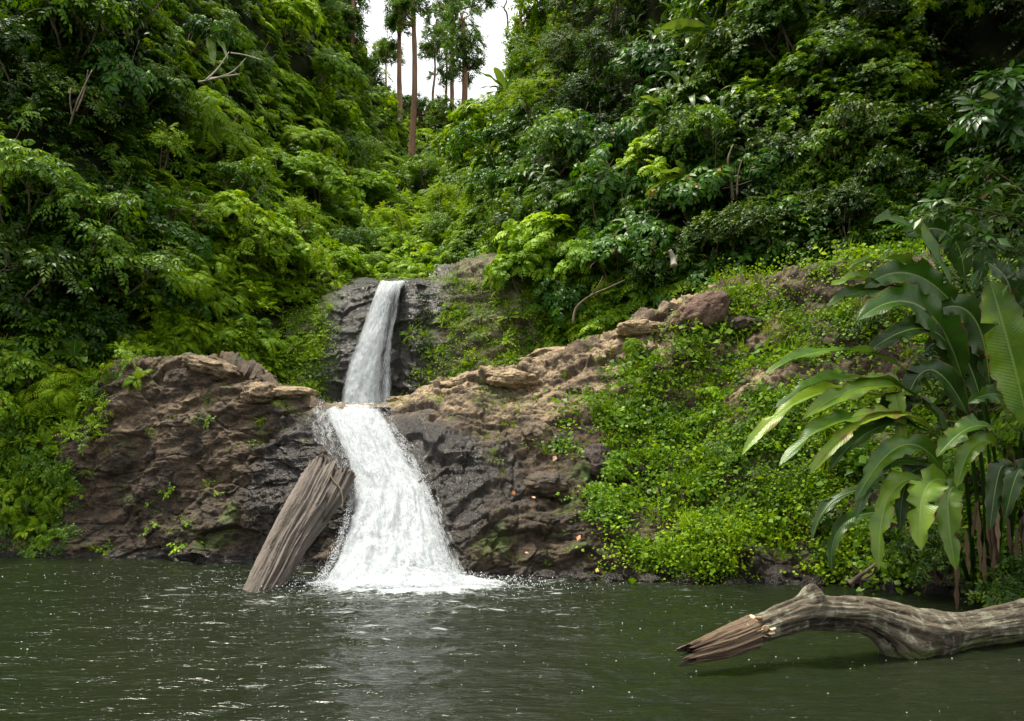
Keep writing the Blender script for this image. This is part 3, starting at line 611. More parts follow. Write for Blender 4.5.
def creeper(n=26, R=.28, ls=.055):
    A = Acc(); P = np.stack([rng.normal(0, R * .5, n), rng.normal(0, R * .5, n), .02 + rng.random(n) * .12], -1)
    a = rng.normal(size=(n, 3)) * [1, 1, .35]; nn = Z + rng.normal(size=(n, 3)) * .45
    A.add(*stamp(*simp(L_RND), frames(a, nn), P, ls * rng.uniform(.6, 1.4, n), rng.uniform(.1, .75) + rng.normal(0, .12, n))); return A
def tuft(n=34, L=.28, w=.006):
    A = Acc(); V = np.array([[-.5, 0, 0], [.5, 0, 0], [-.35, .5, .06], [.35, .5, .06], [0, 1, -.12]]) * [w / L * 2, 1, 1]; F = np.array([[0, 1, 3], [0, 3, 2], [2, 3, 4]])
    d = hemi(n, .55, .8); P = rng.normal(size=(n, 3)) * [.05, .05, 0]; A.add(*stamp(V, F, frames(d, rng.normal(size=(n, 3))), P, L * rng.uniform(.5, 1.2, n), rng.random(n) * .8)); return A
def mesh_acc(name, A, mat, uv=False):
    V, F, T, U = A.out(); return mesh_np(name, V, F, {"tint": T}, U if uv else None, mats=[mat])

# sprig library for the undergrowth
LIB = {}
def lib(k, A, mat, uv=False): LIB.setdefault(k, []).append(mesh_acc("sprig_" + k, A, mat, uv))
for s in range(2):
    lib("alt_dark", sprig_alt(9, .55, 9, .13, L_OV), M_DARK)
    lib("alt_mid", sprig_alt(9, .5, 9, .12, L_OV), M_MID)
    lib("alt_light", sprig_alt(9, .5, 9, .12, L_RND), M_LIGHT)
    lib("alt_blue", sprig_alt(8, .5, 8, .16, L_OV, .6), M_BLUE)
    lib("pin_mid", sprig_pinnate(9, .75, 9, .20), M_MID)
    lib("pin_light", sprig_pinnate(9, .7, 8, .18, L_OV, .6), M_LIGHT)
    lib("fern", sprig_pinnate(10, .9, 17, .17, L_NAR, .75, flat=.9), M_YEL)
    lib("small", sprig_alt(16, .45, 12, .06, L_RND), M_DARK)
    lib("small_yel", sprig_alt(16, .45, 12, .055, L_RND), M_YEL)
    lib("whorl", sprig_whorl(14, .5), M_MID)
    lib("strap", straps(), M_BIG, True)
    lib("creep", creeper(), M_CREEP); lib("creep_yel", creeper(30, .3, .045), M_YEL); lib("creep_dark", creeper(26, .3, .06), M_MID)
    lib("alt_small", sprig_alt(6, .28, 6, .09, L_RND), M_MID)
    lib("tuft", tuft(), M_YEL); lib("palm", palmate(), M_BLUE)

def rotz_out(out, spin):                    # frame whose z points out of the slope
    z = nrm(out); x = nrm(np.cross(z, rng.normal(size=z.shape))); return np.stack([x, np.cross(z, x), z], -1)
def euler_of(M): return np.array([Matrix(m.tolist()).to_euler()[:] for m in M])

def scatter(name, P, out, scl, kinds, label, cat="undergrowth"):
    """one uncountable mass of sprigs, instanced on points"""
    names = sorted(set(kinds)); col = bpy.data.collections.new(name + "_sprigs"); order = []; idx = []
    tbl = {}
    k = 0
    for nme in names:
        tbl[nme] = []
        for me in LIB[nme]:
            o = bpy.data.objects.new("%s_sprig_%03d" % (name, k), me); col.objects.link(o); tbl[nme].append(k); k += 1
    idx = np.array([tbl[q][rng.integers(len(tbl[q]))] for q in kinds])
    me = bpy.data.meshes.new(name); me.vertices.add(len(P)); me.vertices.foreach_set("co", np.asarray(P, np.float32).ravel())
    a = me.attributes.new("rot", 'FLOAT_VECTOR', 'POINT'); a.data.foreach_set("vector", euler_of(rotz_out(out, 0)).astype(np.float32).ravel())
    a = me.attributes.new("scl", 'FLOAT', 'POINT'); a.data.foreach_set("value", np.asarray(scl, np.float32))
    a = me.attributes.new("idx", 'INT', 'POINT'); a.data.foreach_set("value", idx.astype(np.int32))
    o = link(name, me); g = bpy.data.node_groups.new(name, 'GeometryNodeTree')
    g.interface.new_socket("Geometry", in_out='INPUT', socket_type='NodeSocketGeometry'); g.interface.new_socket("Geometry", in_out='OUTPUT', socket_type='NodeSocketGeometry')
    gi = g.nodes.new("NodeGroupInput"); go = g.nodes.new("NodeGroupOutput"); ip = g.nodes.new("GeometryNodeInstanceOnPoints"); ci = g.nodes.new("GeometryNodeCollectionInfo")
    ci.inputs['Collection'].default_value = col; ci.inputs['Separate Children'].default_value = True; ci.inputs['Reset Children'].default_value = True
    ip.inputs['Pick Instance'].default_value = True
    def na(nm, ty):
        q = g.nodes.new("GeometryNodeInputNamedAttribute"); q.data_type = ty; q.inputs['Name'].default_value = nm; return q.outputs['Attribute']
    e2r = g.nodes.new("FunctionNodeEulerToRotation"); g.links.new(na("rot", 'FLOAT_VECTOR'), e2r.inputs[0])
    g.links.new(gi.outputs[0], ip.inputs['Points']); g.links.new(ci.outputs[0], ip.inputs['Instance']); g.links.new(na("idx", 'INT'), ip.inputs['Instance Index'])
    g.links.new(e2r.outputs[0], ip.inputs['Rotation']); g.links.new(na("scl", 'FLOAT'), ip.inputs['Scale']); g.links.new(ip.outputs[0], go.inputs[0])
    md = o.modifiers.new("sprigs", 'NODES'); md.node_group = g
    return tag(o, label, cat, kind='stuff')

# ------------------------------------------------------------------ where each kind grows (read from the photograph)
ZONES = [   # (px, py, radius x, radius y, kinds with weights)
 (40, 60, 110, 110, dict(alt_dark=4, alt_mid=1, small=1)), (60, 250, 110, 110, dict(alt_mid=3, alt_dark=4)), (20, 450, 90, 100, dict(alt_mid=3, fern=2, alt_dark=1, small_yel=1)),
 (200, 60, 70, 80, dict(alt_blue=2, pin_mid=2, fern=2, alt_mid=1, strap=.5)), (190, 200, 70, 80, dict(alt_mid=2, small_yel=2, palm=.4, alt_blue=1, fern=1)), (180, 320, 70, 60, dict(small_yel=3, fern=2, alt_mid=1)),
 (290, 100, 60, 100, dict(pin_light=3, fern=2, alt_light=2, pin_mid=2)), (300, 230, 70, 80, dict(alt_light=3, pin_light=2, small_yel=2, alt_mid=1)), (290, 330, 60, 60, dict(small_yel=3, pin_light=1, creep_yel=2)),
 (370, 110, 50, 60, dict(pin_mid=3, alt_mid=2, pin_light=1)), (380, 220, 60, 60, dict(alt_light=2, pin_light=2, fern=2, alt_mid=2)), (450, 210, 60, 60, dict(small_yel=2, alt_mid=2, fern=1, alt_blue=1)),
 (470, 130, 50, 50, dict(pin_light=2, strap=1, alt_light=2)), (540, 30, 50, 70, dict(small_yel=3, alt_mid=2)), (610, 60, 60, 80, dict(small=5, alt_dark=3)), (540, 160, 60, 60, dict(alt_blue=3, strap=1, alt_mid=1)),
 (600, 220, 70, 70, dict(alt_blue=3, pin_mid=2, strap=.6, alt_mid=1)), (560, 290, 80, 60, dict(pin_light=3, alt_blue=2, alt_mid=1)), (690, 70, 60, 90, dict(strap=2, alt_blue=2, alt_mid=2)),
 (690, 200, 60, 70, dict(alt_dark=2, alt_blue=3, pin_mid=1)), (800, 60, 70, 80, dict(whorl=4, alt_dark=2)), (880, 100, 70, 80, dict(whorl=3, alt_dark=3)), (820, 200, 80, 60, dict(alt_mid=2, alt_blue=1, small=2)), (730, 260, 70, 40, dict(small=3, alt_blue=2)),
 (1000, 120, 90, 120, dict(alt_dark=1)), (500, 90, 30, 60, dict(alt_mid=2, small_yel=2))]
zx = np.array([z[0] for z in ZONES]); zy = np.array([z[1] for z in ZONES]); zr = np.array([z[2] for z in ZONES]); zs = np.array([z[3] for z in ZONES])
def pick_kind(px, py):
    e = ((zx - px - rng.normal(0, 14)) / zr) ** 2 + ((zy - py - rng.normal(0, 14)) / zs) ** 2; d = ZONES[int(np.argmin(e))][4]; w = np.array(list(d.values()), float)
    return list(d)[rng.choice(len(w), p=w / w.sum())]
GAPS = [(30, 150, 38, 26), (20, 340, 26, 18), (990, 70, 110, 105), (990, 200, 85, 60), (925, 190, 40, 30), (870, 60, 18, 22), (760, 105, 16, 40), (655, 40, 20, 26), (1040, 330, 60, 120), (135, 330, 30, 22), (495, 345, 24, 30), (315, 395, 20, 20), (10, 230, 25, 20)]  # bare hollows, their near-black soil standing for shade
def gap(px, py):
    return min(1., min(((px - a) / c) ** 2 + ((py - b_) / d) ** 2 for a, b_, c, d in GAPS))

nn_ = 34000; gi_ = rng.integers(2, HG.shape[0] - 30, nn_); gj_ = rng.integers(2, HG.shape[1] - 2, nn_)
px_, py_ = HPX[gi_, gj_], HPY[gi_, gj_]; Ph = HG[gi_, gj_]; Nh = HN[gi_, gj_]
keep = (px_ > -330) & (px_ < 1330) & (py_ > -330) & (py_ < 480)
keep &= ((px_ > -60) & (px_ < 1084) & (py_ > -70)) | (rng.random(nn_) < .2); keep &= (Ph[:, 1] > 25) | (rng.random(nn_) < .65)
gp = np.array([gap(a, b_) for a, b_ in zip(px_, py_)]); keep &= rng.random(nn_) < np.clip(gp, .0, 1) ** .8
clump = fbm(Ph * .55 + 11, 3); keep &= rng.random(nn_) < np.clip(.8 + 1.3 * clump, .35, 1)
px_, py_, Ph, Nh, clump = px_[keep], py_[keep], Ph[keep], Nh[keep], clump[keep]
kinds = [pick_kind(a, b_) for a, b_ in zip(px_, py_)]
d_ = Ph[:, 1]; sc = np.clip(np.where(d_ > 25, .72 * (d_ / 25) ** .55, 1.), .7, 1.05) * rng.uniform(.75, 1.35, len(d_)); out = nrm(Nh * .55 + Z * .75 + rng.normal(size=Nh.shape) * .18)
Ph = Ph + Nh * (rng.random(len(d_))[:, None] * .5 + .05 + .5 * np.clip(clump, 0, 1)[:, None]) * (sc[:, None])
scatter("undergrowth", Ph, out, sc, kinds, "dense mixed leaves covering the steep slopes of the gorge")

# ground cover on the right bank, on the ledge and at the foot of the left rock
def mask_pts(PX, PY, G, Nn, n, fn, rows=(0, None), thin=.0):
    i = rng.integers(2, G.shape[0] - 2, n); j = rng.integers(2, G.shape[1] - 2, n); k = rng.random(n) < fn(PX[i, j], PY[i, j], G[i, j]); return PX[i, j][k], PY[i, j][k], G[i, j][k], Nn[i, j][k]
def bank_mask(px, py, P):
    bx = np.interp(py, [325, 345, 370, 400, 440, 480, 500, 540, 575], [690, 650, 612, 590, 562, 585, 598, 596, 600])
    m = sstep(-22, 30, px - bx + 34 * fbm(P * 1.3 + 2, 3)); hole = .04 + .96 * sstep(-.12, .12, fbm(P * 1.2 + 50, 4) + .05 * (px > 640))
    low = (sstep(582, 560, py) * .4 + .6) * (1 - .6 * sstep(505, 545, py) * sstep(700, 640, px)); crest = 1 - .75 * np.exp(-((py - np.interp(px, [690, 760, 850], [300, 274, 262])) / 9.) ** 2)
    boul = 1 - (np.hypot((px - 597) / 24, (py - 462) / 30) < 1) * .95
    return m * hole * low * crest * boul * (1 - .6 * sstep(850, 930, px) * sstep(330, 400, py) * (px < 1080)) * (P[..., 1] < 19) * (P[..., 2] > .02)
bx_, by_, BP, BN = mask_pts(RP, RPY, RG, RN, 30000, bank_mask)
k = (bx_ < 1600); bx_, by_, BP, BN = bx_[k], by_[k], BP[k], BN[k]; print("bank", len(BP))
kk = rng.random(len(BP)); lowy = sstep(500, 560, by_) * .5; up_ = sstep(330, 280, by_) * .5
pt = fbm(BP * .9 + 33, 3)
kinds = np.where((bx_ > 870) & (kk < .8), "creep_dark", np.where(kk < .10 + lowy + up_ + .5 * sstep(.05, .3, pt), "creep_yel", np.where((pt < -.12) & (kk < .75), "creep_dark", np.where(kk < .72, "creep", np.where(kk < .90, "creep_dark", np.where(kk < .97, "tuft", "alt_small"))))))  # right end gets darker leaves in place of shade
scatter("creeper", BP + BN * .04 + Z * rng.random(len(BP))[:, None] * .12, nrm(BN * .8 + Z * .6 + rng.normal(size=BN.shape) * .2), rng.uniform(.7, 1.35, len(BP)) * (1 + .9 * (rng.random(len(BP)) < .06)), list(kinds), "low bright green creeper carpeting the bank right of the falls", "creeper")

def ledge_mask(px, py, P):
    m = .55 * np.exp(-((px - 512) / 22) ** 2 - ((py - 425) / 42) ** 2) + .5 * np.exp(-((px - 400) / 14) ** 2 - ((py - 405) / 5) ** 2) + .35 * np.exp(-((px - 640) / 45) ** 2 - ((py - 350) / 20) ** 2) + .25 * np.exp(-((px - 440) / 40) ** 2 - ((py - 400) / 8) ** 2)
    m = m + .5 * np.exp(-((px - 283) / 12) ** 2 - ((py - 410) / 6) ** 2) + .10 * sstep(530, 572, py) * sstep(480, 560, px) * (px < 640) + .02 * (px > 90) * (px < 310) * (py > 370)
    return m * (P[..., 1] < 19) * sstep(-.2, .25, fbm(P * 2.2 + 8, 3)) * (P[..., 2] > .15)
a_, b2, LP, LN = mask_pts(RP, RPY, RG, RN, 22000, ledge_mask); print("ledge", len(LP))
kk = rng.random(len(LP)); scatter("weeds", LP, nrm(LN * .5 + Z + rng.normal(size=LN.shape) * .2), rng.uniform(.3, .75, len(LP)), list(np.where(kk < .35, "tuft", np.where(kk < .8, "creep_yel", "creep"))), "thin grass and weeds growing in cracks of the rock ledges", "weeds")

def left_mask(px, py, P):
    return (sstep(95, 40, px + 30 * fbm(P * 1.2, 3) - 25 * sstep(470, 400, py)) * (px > -160) * sstep(-.1, .02, P[..., 2] - .1) * (P[..., 1] < 20.5) * .9 + .35 * np.exp(-((px - 110) / 30) ** 2 - ((py - 385) / 30) ** 2))
a_, b2, LP, LN = mask_pts(RP, RPY, RG, RN, 6500, left_mask); print("left", len(LP))
kk = rng.random(len(LP)); lowp = b2 > 500
scatter("bank_plants", LP + LN * (.1 + .3 * rng.random(len(LP)))[:, None], nrm(LN * .9 + Z * .5 + rng.normal(size=LN.shape) * .25), rng.uniform(.45, .95, len(LP)) * np.where(lowp, .7, 1), list(np.where(lowp & (kk < .6), "creep_dark", np.where(kk < .3, "small_yel", np.where(kk < .5, "tuft", np.where(kk < .75, "alt_mid", np.where(kk < .9, "fern", "alt_dark")))))), "mixed leaves and grass hanging over the water at the left edge", "undergrowth")

def cliff_mask(px, py, P):
    m = .8 * sstep(338, 318, px + 14 * fbm(P * 1.5, 3)) * sstep(292, 320, py) + .75 * sstep(502, 540, px) + .55 * np.exp(-((px - 425) / 8) ** 2 - ((py - 350) / 35) ** 2) + .55 * sstep(418, 470, px) * sstep(262, 285, py) + .5 * np.exp(-((px - 470) / 40) ** 2 - ((py - 395) / 14) ** 2)
    return m * sstep(-.35, .1, fbm(P * 1.4 + 6, 3) + .15) * (P[..., 1] < 28.5)
a_, b2, LP, LN = mask_pts(UP, UPY, UG, UN, 5200, cliff_mask); print("cliff", len(LP))
kk = rng.random(len(LP)); rt = a_ > 500
scatter("cliff_plants", LP, nrm(LN * .8 + Z * .6 + rng.normal(size=LN.shape) * .25), rng.uniform(.55, 1.1, len(LP)), list(np.where(kk < .45, "creep", np.where(kk < .8, "creep_yel", np.where(kk < .9, "small_yel", "tuft")))), "bright green ferny ground cover on the rock around the upper waterfall", "ground cover")

# ------------------------------------------------------------------ single shrubs
def crown(A, ctrs, sprig, nsp, sc=1.):
    """sprigs standing out of one or more rounded masses (x, y, z, r)"""
    for (cx, cy_, cz, r) in ctrs:
        for _ in range(nsp):
            d = rng.normal(size=3); d[2] = abs(d[2]) * 1.1 - .25; d = nrm(d); p = np.array([cx, cy_, cz]) + d * r * rng.uniform(.45, 1.02) * np.array([1, 1, .8])
            V, F, T, U = sprig[rng.integers(len(sprig))]; M = rotz_out(nrm(d * .6 + Z * .7)[None], 0)[0]; s = sc * rng.uniform(.75, 1.25)
            A.add((V * s) @ M.T + p, F, T + rng.normal(0, .10))
    return A
def limbs(ctrs, base=(0, 0, -.3), r=.03):
    A = Acc()
    for (cx, cy_, cz, rr) in ctrs:
        b0 = np.array(base) + rng.normal(size=3) * [.05, .05, 0]; e = np.array([cx, cy_, cz + rr * .3]); mid = (b0 + e) / 2 + rng.normal(size=3) * .15
        A.add(*tube(spline([b0, mid, e], 9), np.linspace(r, r * .3, 9), 6))
        for _ in range(3):
            q = mid * .4 + e * .6 + rng.normal(size=3) * .05; f = e + rng.normal(size=3) * rr * .6; A.add(*tube(spline([q, (q + f) / 2 + rng.normal(size=3) * .05, f], 6), np.linspace(r * .4, r * .15, 6), 5))
    return A
def variants(f, k=3): return [f().out() for _ in range(k)]
SP = dict(
 dark=(variants(lambda: sprig_alt(7, .42, 8, .12, L_OV)), M_DARK, "dark glossy shrub"),
 green=(variants(lambda: sprig_alt(7, .42, 8, .12, L_OV, .5)), M_MID, "mid green leafy shrub"),
 light=(variants(lambda: sprig_pinnate(6, .55, 7, .17, L_OV, .55)), M_LIGHT, "light green layered shrub"),
 blue=(variants(lambda: sprig_alt(6, .45, 7, .18, L_OV, .65)), M_BLUE, "blue-green broad-leaved shrub"),
 fern=(variants(lambda: sprig_pinnate(7, .8, 14, .16, L_NAR, .75)), M_YEL, "yellow-green feathery shrub"),
 small=(variants(lambda: sprig_alt(12, .38, 10, .06, L_RND)), M_DARK, "dense small-leaved dark shrub"),
 yel=(variants(lambda: sprig_alt(12, .38, 10, .06, L_RND)), M_YEL, "olive small-leaved shrub"),
 whorl=(variants(lambda: sprig_whorl(9, .4, 7, .13)), M_MID, "shrub with leaves in rosettes"),
 pin=(variants(lambda: sprig_pinnate(7, .65, 9, .18, L_NAR, .6)), M_MID, "shrub of arching compound leaves"))
PROTO = {}
def proto(kind, v):
    if (kind, v) in PROTO: return PROTO[(kind, v)]
    sp, mat, _ = SP[kind]; n = rng.integers(3, 6); c = [(rng.normal() * .5, rng.normal() * .35, .35 + rng.random() * .6, rng.uniform(.45, .75)) for _ in range(n)]
    r = (mesh_acc("foliage_" + kind, crown(Acc(), c, sp, 8 if v < 3 else 20, 1. if v < 3 else .62), mat), mesh_acc("stem_" + kind, limbs(c), M_TWIG)); PROTO[(kind, v)] = r; return r
def shrub(kind, px, py, s, v=0, off=.5, surf=hill_at, name="shrub"):
    P, n = surf(px, py); loc = P + n * off * s - Z * .45 * s
    e = empty(name, loc); e.scale = (s * rng.uniform(.85, 1.2), s * rng.uniform(.85, 1.1), s * rng.uniform(.8, 1.15)); e.rotation_euler = (0, 0, rng.uniform(0, 6.28))
    # lean out of the slope
    q = Vector((0, 0, 1)).rotation_difference(Vector(nrm(Z * 1.0 + n * .55))); e.rotation_euler = (q.to_matrix() @ Matrix.Rotation(rng.uniform(0, 6.28), 3, 'Z')).to_euler()
    fo, st = proto(kind, v); link("foliage", fo, e); link("stem", st, e); return e

SH = [  # kind, px, py, size  - the bushes one can tell apart in the photograph, left to right
 ("dark", 25, 20, 1.5), ("green", 70, 55, 1.4), ("dark", 120, 20, 1.3), ("dark", 15, 85, 1.3), ("green", 130, 95, 1.2), ("dark", 80, 120, 1.1), ("blue", 100, 95, 1.0), ("dark", 160, 130, 1.1),
 ("green", 20, 215, 1.3), ("green", 75, 225, 1.2), ("blue", 130, 225, 1.1), ("dark", 60, 290, 1.2), ("green", 105, 275, 1.1), ("green", 150, 270, 1.1), ("green", 20, 395, 1.0), ("fern", 60, 400, .9), ("yel", 105, 400, .8), ("green", 25, 455, .9), ("blue", 165, 305, .8),
 ("blue", 175, 40, 1.3), ("pin", 215, 35, 1.4), ("green", 245, 85, 1.4), ("yel", 150, 170, 1.2), ("fern", 195, 150, 1.2), ("green", 215, 195, 1.2), ("yel", 180, 235, 1.1), ("fern", 195, 290, 1.0), ("yel", 230, 260, 1.2), ("light", 215, 230, 1.0),
 ("light", 280, 30, 1.7), ("pin", 310, 70, 1.9), ("light", 285, 100, 1.6), ("green", 330, 30, 1.8), ("light", 320, 130, 1.8), ("fern", 300, 160, 1.5), ("light", 270, 180, 1.4), ("light", 310, 195, 1.5), ("light", 340, 230, 1.5), ("yel", 275, 230, 1.2), ("light", 255, 255, 1.2), ("light", 310, 250, 1.2), ("yel", 290, 290, 1.1), ("light", 330, 275, 1.2), ("fern", 262, 300, 1.0), ("green", 355, 260, 1.2),
 ("pin", 358, 120, 1.3), ("green", 372, 165, 1.5), ("light", 392, 192, 1.6), ("light", 370, 205, 1.9), ("fern", 400, 225, 1.7), ("yel", 380, 240, 1.5), ("light", 410, 250, 1.4), ("green", 345, 175, 2.0), ("dark", 345, 85, 1.5),
 ("yel", 440, 135, 2.6), ("light", 425, 165, 2.2), ("green", 440, 190, 2.0), ("blue", 430, 215, 1.7), ("light", 470, 150, 2.0), ("yel", 460, 225, 1.5), ("pin", 480, 185, 1.6), ("green", 450, 245, 1.3), ("light", 490, 125, 2.0), ("blue", 500, 160, 1.6), 
 ("yel", 560, 40, 1.2), ("green", 545, 72, 1.0), ("light", 518, 108, 1.1), ("small", 575, 30, 1.9), ("small", 620, 20, 1.7), ("small", 570, 75, 1.6), ("small", 620, 75, 1.5), ("yel", 545, 120, 1.5), ("blue", 525, 145, 1.4), ("dark", 590, 120, 1.3), ("green", 560, 165, 1.4), ("blue", 600, 170, 1.2), ("blue", 520, 195, 1.3), ("pin", 575, 215, 1.2), ("blue", 620, 215, 1.2), ("dark", 540, 240, 1.2),
 ("light", 515, 260, 1.2), ("light", 555, 265, 1.2), ("light", 535, 300, 1.1), ("light", 595, 280, 1.1), ("blue", 575, 310, .9), ("blue", 625, 270, 1.1), ("blue", 655, 245, 1.1), ("dark", 670, 280, 1.0), ("green", 615, 310, .7),
 ("blue", 655, 80, 1.2), ("green", 700, 110, 1.1), ("light", 668, 180, 1.0), ("blue", 650, 150, 1.1), ("dark", 700, 160, 1.1), ("green", 730, 150, 1.0), ("blue", 690, 215, 1.1), ("dark", 735, 215, 1.0), ("small", 710, 260, 1.0), ("small", 760, 250, 1.0), ("blue", 755, 195, 1.0),
 ("whorl", 735, 25, 1.3), ("whorl", 775, 25, 1.2), ("whorl", 800, 55, 1.2), ("dark", 745, 75, 1.1), ("whorl", 815, 90, 1.0), ("whorl", 905, 20, 1.2), ("whorl", 920, 55, .9), ("whorl", 880, 110, 1.0), ("small", 850, 30, 1.3), ("dark", 845, 140, 1.0), ("whorl", 865, 75, .9), ("green", 815, 170, 1.0), ("green", 820, 205, .9), ("dark", 780, 160, 1.0), ("small", 800, 235, .9), ("dark", 870, 200, .9), ("small", 855, 235, .9)]
ROWS = [(60, "at the top"), (140, "high up"), (230, "midway up"), (330, "low down"), (999, "near the pool")]
def region(px, py):
    r = ("at the far left" if px < 110 else "on the left slope" if px < 250 else "left of the upper fall" if px < 345 and py > 170 else "on the left shoulder" if px < 345 else "below the tall trees" if px < 450 else
         "right of the tall trees" if px < 510 else "right of the upper fall" if px < 640 else "on the right slope" if px < 770 else "toward the dark right corner")
    return next(w for y, w in ROWS if py < y) + " " + r
made = {}
for i, (k_, px, py, s_) in enumerate(SH):
    v = i % 3 + 3 * (hill_at(px, py)[0][1] > 27); e = shrub(k_, px, py, s_ * (.8 if v > 2 else 1.0), v); made.setdefault((SP[k_][2], region(px, py)), []).append((px, e))
NTH = ["first", "second", "third", "fourth", "fifth", "sixth", "seventh", "eighth"]; CNT = ["", "one", "two", "three", "four", "five", "six", "seven", "eight"]
ORD = {1: [""]}
for n in range(2, 9): ORD[n] = [", %s of %s" % ("leftmost" if z == 0 else "rightmost" if z == n - 1 else NTH[z], CNT[n]) for z in range(n)]
for (dsc, reg), L in made.items():
    L.sort(key=lambda q: q[0])
    for (q, w) in zip(L, ORD.get(len(L), [", number %d from the left" % (z + 1) for z in range(len(L))])): tag(q[1], dsc + " " + reg + w, "shrub", "shrubs on the gorge slopes")

BS = [("green", 650, 425, .42, "bushy green clump standing up from the creeper in the middle of the right bank"), ("light", 612, 470, .3, "small light green clump beside the purplish boulder"), ("light", 705, 395, .38, "light green clump high in the middle of the right bank"),
 ("yel", 745, 520, .4, "olive low bush near the water on the right bank"), ("green", 800, 430, .45, "green bush on the bank left of the giant leaves"), ("yel", 660, 545, .32, "small olive bush at the waterline right of the last bare rock"), ("green", 735, 455, .4, "green clump halfway down the bank left of the giant leaves"),
 ("small", 880, 330, .5, "dark small-leaved bush behind the tips of the giant leaves"), ("dark", 925, 300, .8, "dark shrub behind the giant leaves, upper"), ("dark", 985, 330, .9, "dark shrub behind the giant leaves at the frame edge"), ("dark", 950, 420, .7, "dark shrub in the middle of the giant leaf clump"), ("green", 1010, 470, .7, "shaded green shrub low at the right frame edge"),  # dark shrubs here and below added to darken the giant leaves' backdrop
 ("dark", 900, 520, .6, "dark low shrub under the hanging giant leaves"), ("dark", 960, 560, .55, "dark shrub hiding the foot of the giant leaf plant"), ("dark", 1015, 560, .6, "dark shrub by the water at the right frame edge"), ("small", 840, 545, .35, "small dark shrub by the driftwood tangle"), ("blue", 1045, 400, .9, "broad-leaved shrub just beyond the right frame edge"),
 ("light", 560, 395, .16, "tiny light green clump on the tan ledge"), ("fern", 640, 350, .28, "feathery tuft on the crest left of the reddish boulder"), ("light", 770, 300, .35, "light green clump at the crest of the right bank")]
for i, (k_, px, py, s_, lab) in enumerate(BS): tag(shrub(k_, px, py, s_, i % 3, 1.25 if px > 885 and py > 400 else .15, front_at), lab, "shrub")

# ------------------------------------------------------------------ trees against the sky
SP_FAR = variants(lambda: sprig_alt(9, .55, 9, .15, simp(L_OV), .25), 4)
def tree(px, base_py, d, top_py, blobs, r, label, cat="tree", mat=M_FAR, lean=0., tr=M_TRUNK, dens=20, group=None):
    """blobs: (px, py, radius in px)"""
    b_ = at(px, base_py, d); e = empty("tree", b_); sc = d / FPX
    top = at(px + lean, top_py, d) - b_; H = top[2]
    path = spline([[0, 0, -1.5], [0, 0, 0], [top[0] * .4 + rng.normal() * .12, rng.normal() * .1, H * .45], [top[0], 0, H]], 26)
    V, F = tube(path, np.linspace(r, r * .45, 26), 12, .25, px); link("trunk", mesh_np("trunk", V, F, mats=[tr]), e)
    A = Acc(); Bc = Acc()
    for (bx, by, br) in blobs:
        c = at(bx, by, d + rng.normal() * br * sc * .5) - b_; R = br * sc
        q = np.array([np.interp(c[2] - R * .6, path[:, 2], path[:, 0]), 0, min(c[2] - R * .6, H)]); lp = spline([q, (q + c) / 2 + [0, 0, -.1 * R], c], 8)
        Bc.add(*tube(lp, np.linspace(r * .4, .04, 8), 6))
        for _ in range(4):
            f = c + rng.normal(size=3) * R * .6; Bc.add(*tube(spline([c - [0, 0, R * .4], f], 4), [.05, .04, .03, .02], 4))
        n = int(dens * (R / 1.5) ** 1.6) + 8
        for _ in range(n):
            dd = nrm(rng.normal(size=3) + [0, 0, .15]); p = c + dd * R * rng.uniform(.35, 1.0) ** .7 * np.array([1, 1, .85]) + rng.normal(size=3) * .1
            V, F, T, U = SP_FAR[rng.integers(4)]; M = rotz_out(nrm(dd * .8 + Z * .5)[None], 0)[0]; s = rng.uniform(.8, 1.3)
            A.add((V * s) @ M.T + p, F, T + rng.normal(0, .12))
    link("limbs", mesh_acc("limbs", Bc, tr), e); link("crown", mesh_acc("crown", A, mat), e)
    return tag(e, label, cat, group)
tree(412, 150, 50, -25, [(405, 12, 10), (417, 8, 11), (411, -4, 16), (400, -20, 22), (425, -22, 20), (398, 22, 6)], .26, "tall straight tree with bare reddish trunk in the middle of the valley")
tree(400, 118, 58, -10, [(400, 30, 9), (398, 14, 11), (404, -2, 12), (396, 46, 4)], .25, "slimmer tall tree just left of the reddish bare trunk, crown in small tufts")
tree(463, 128, 60, 20, [(464, 60, 14), (455, 48, 14), (472, 44, 14), (464, 32, 18), (468, 74, 12), (462, 14, 17), (473, 66, 9)], .32, "big round-crowned tree right of the valley with reddish trunk showing below")
tree(452, 110, 70, -20, [(450, 10, 13), (462, -6, 16), (440, 4, 9), (478, 4, 11), (487, -6, 10), (455, 26, 11)], .25, "tall spreading tree behind the round-crowned one, reaching past the frame top")
tree(433, 92, 66, 42, [(431, 40, 11), (436, 48, 9), (428, 50, 8), (438, 34, 8)], .13, "small round tree on two thin stems between the two tall trunks")
tree(446, 100, 68, 35, [(446, 52, 11), (444, 34, 13), (449, 70, 9), (436, 22, 12), (440, 80, 9)], .14, "narrow tree filling the gap right of the small round tree")
tree(386, 84, 75, 55, [(382, 50, 9), (391, 53, 8), (386, 46, 8), (377, 56, 5), (395, 60, 6)], .12, "low dome-shaped dark tree at the left side of the sky gap", mat=M_FAR)
tree(353, 110, 48, -30, [(353, 20, 10), (350, 42, 12), (355, 2, 12), (352, -18, 14), (347, 65, 13), (358, 60, 8), (356, 80, 11), (352, 98, 14), (342, 30, 11)], .2, "narrow dark column-shaped tree at the left edge of the sky gap")
tree(330, 90, 44, -40, [(322, 5, 14), (316, -15, 18), (328, 28, 12), (318, 40, 14), (330, 60, 13), (335, 85, 13)], .2, "dark tree on the left ridge beside the column-shaped tree")
tree(368, 118, 58, 60, [(370, 78, 12), (362, 92, 12), (378, 92, 11), (372, 66, 8)], .14, "bushy small tree under the dome-shaped dark tree")
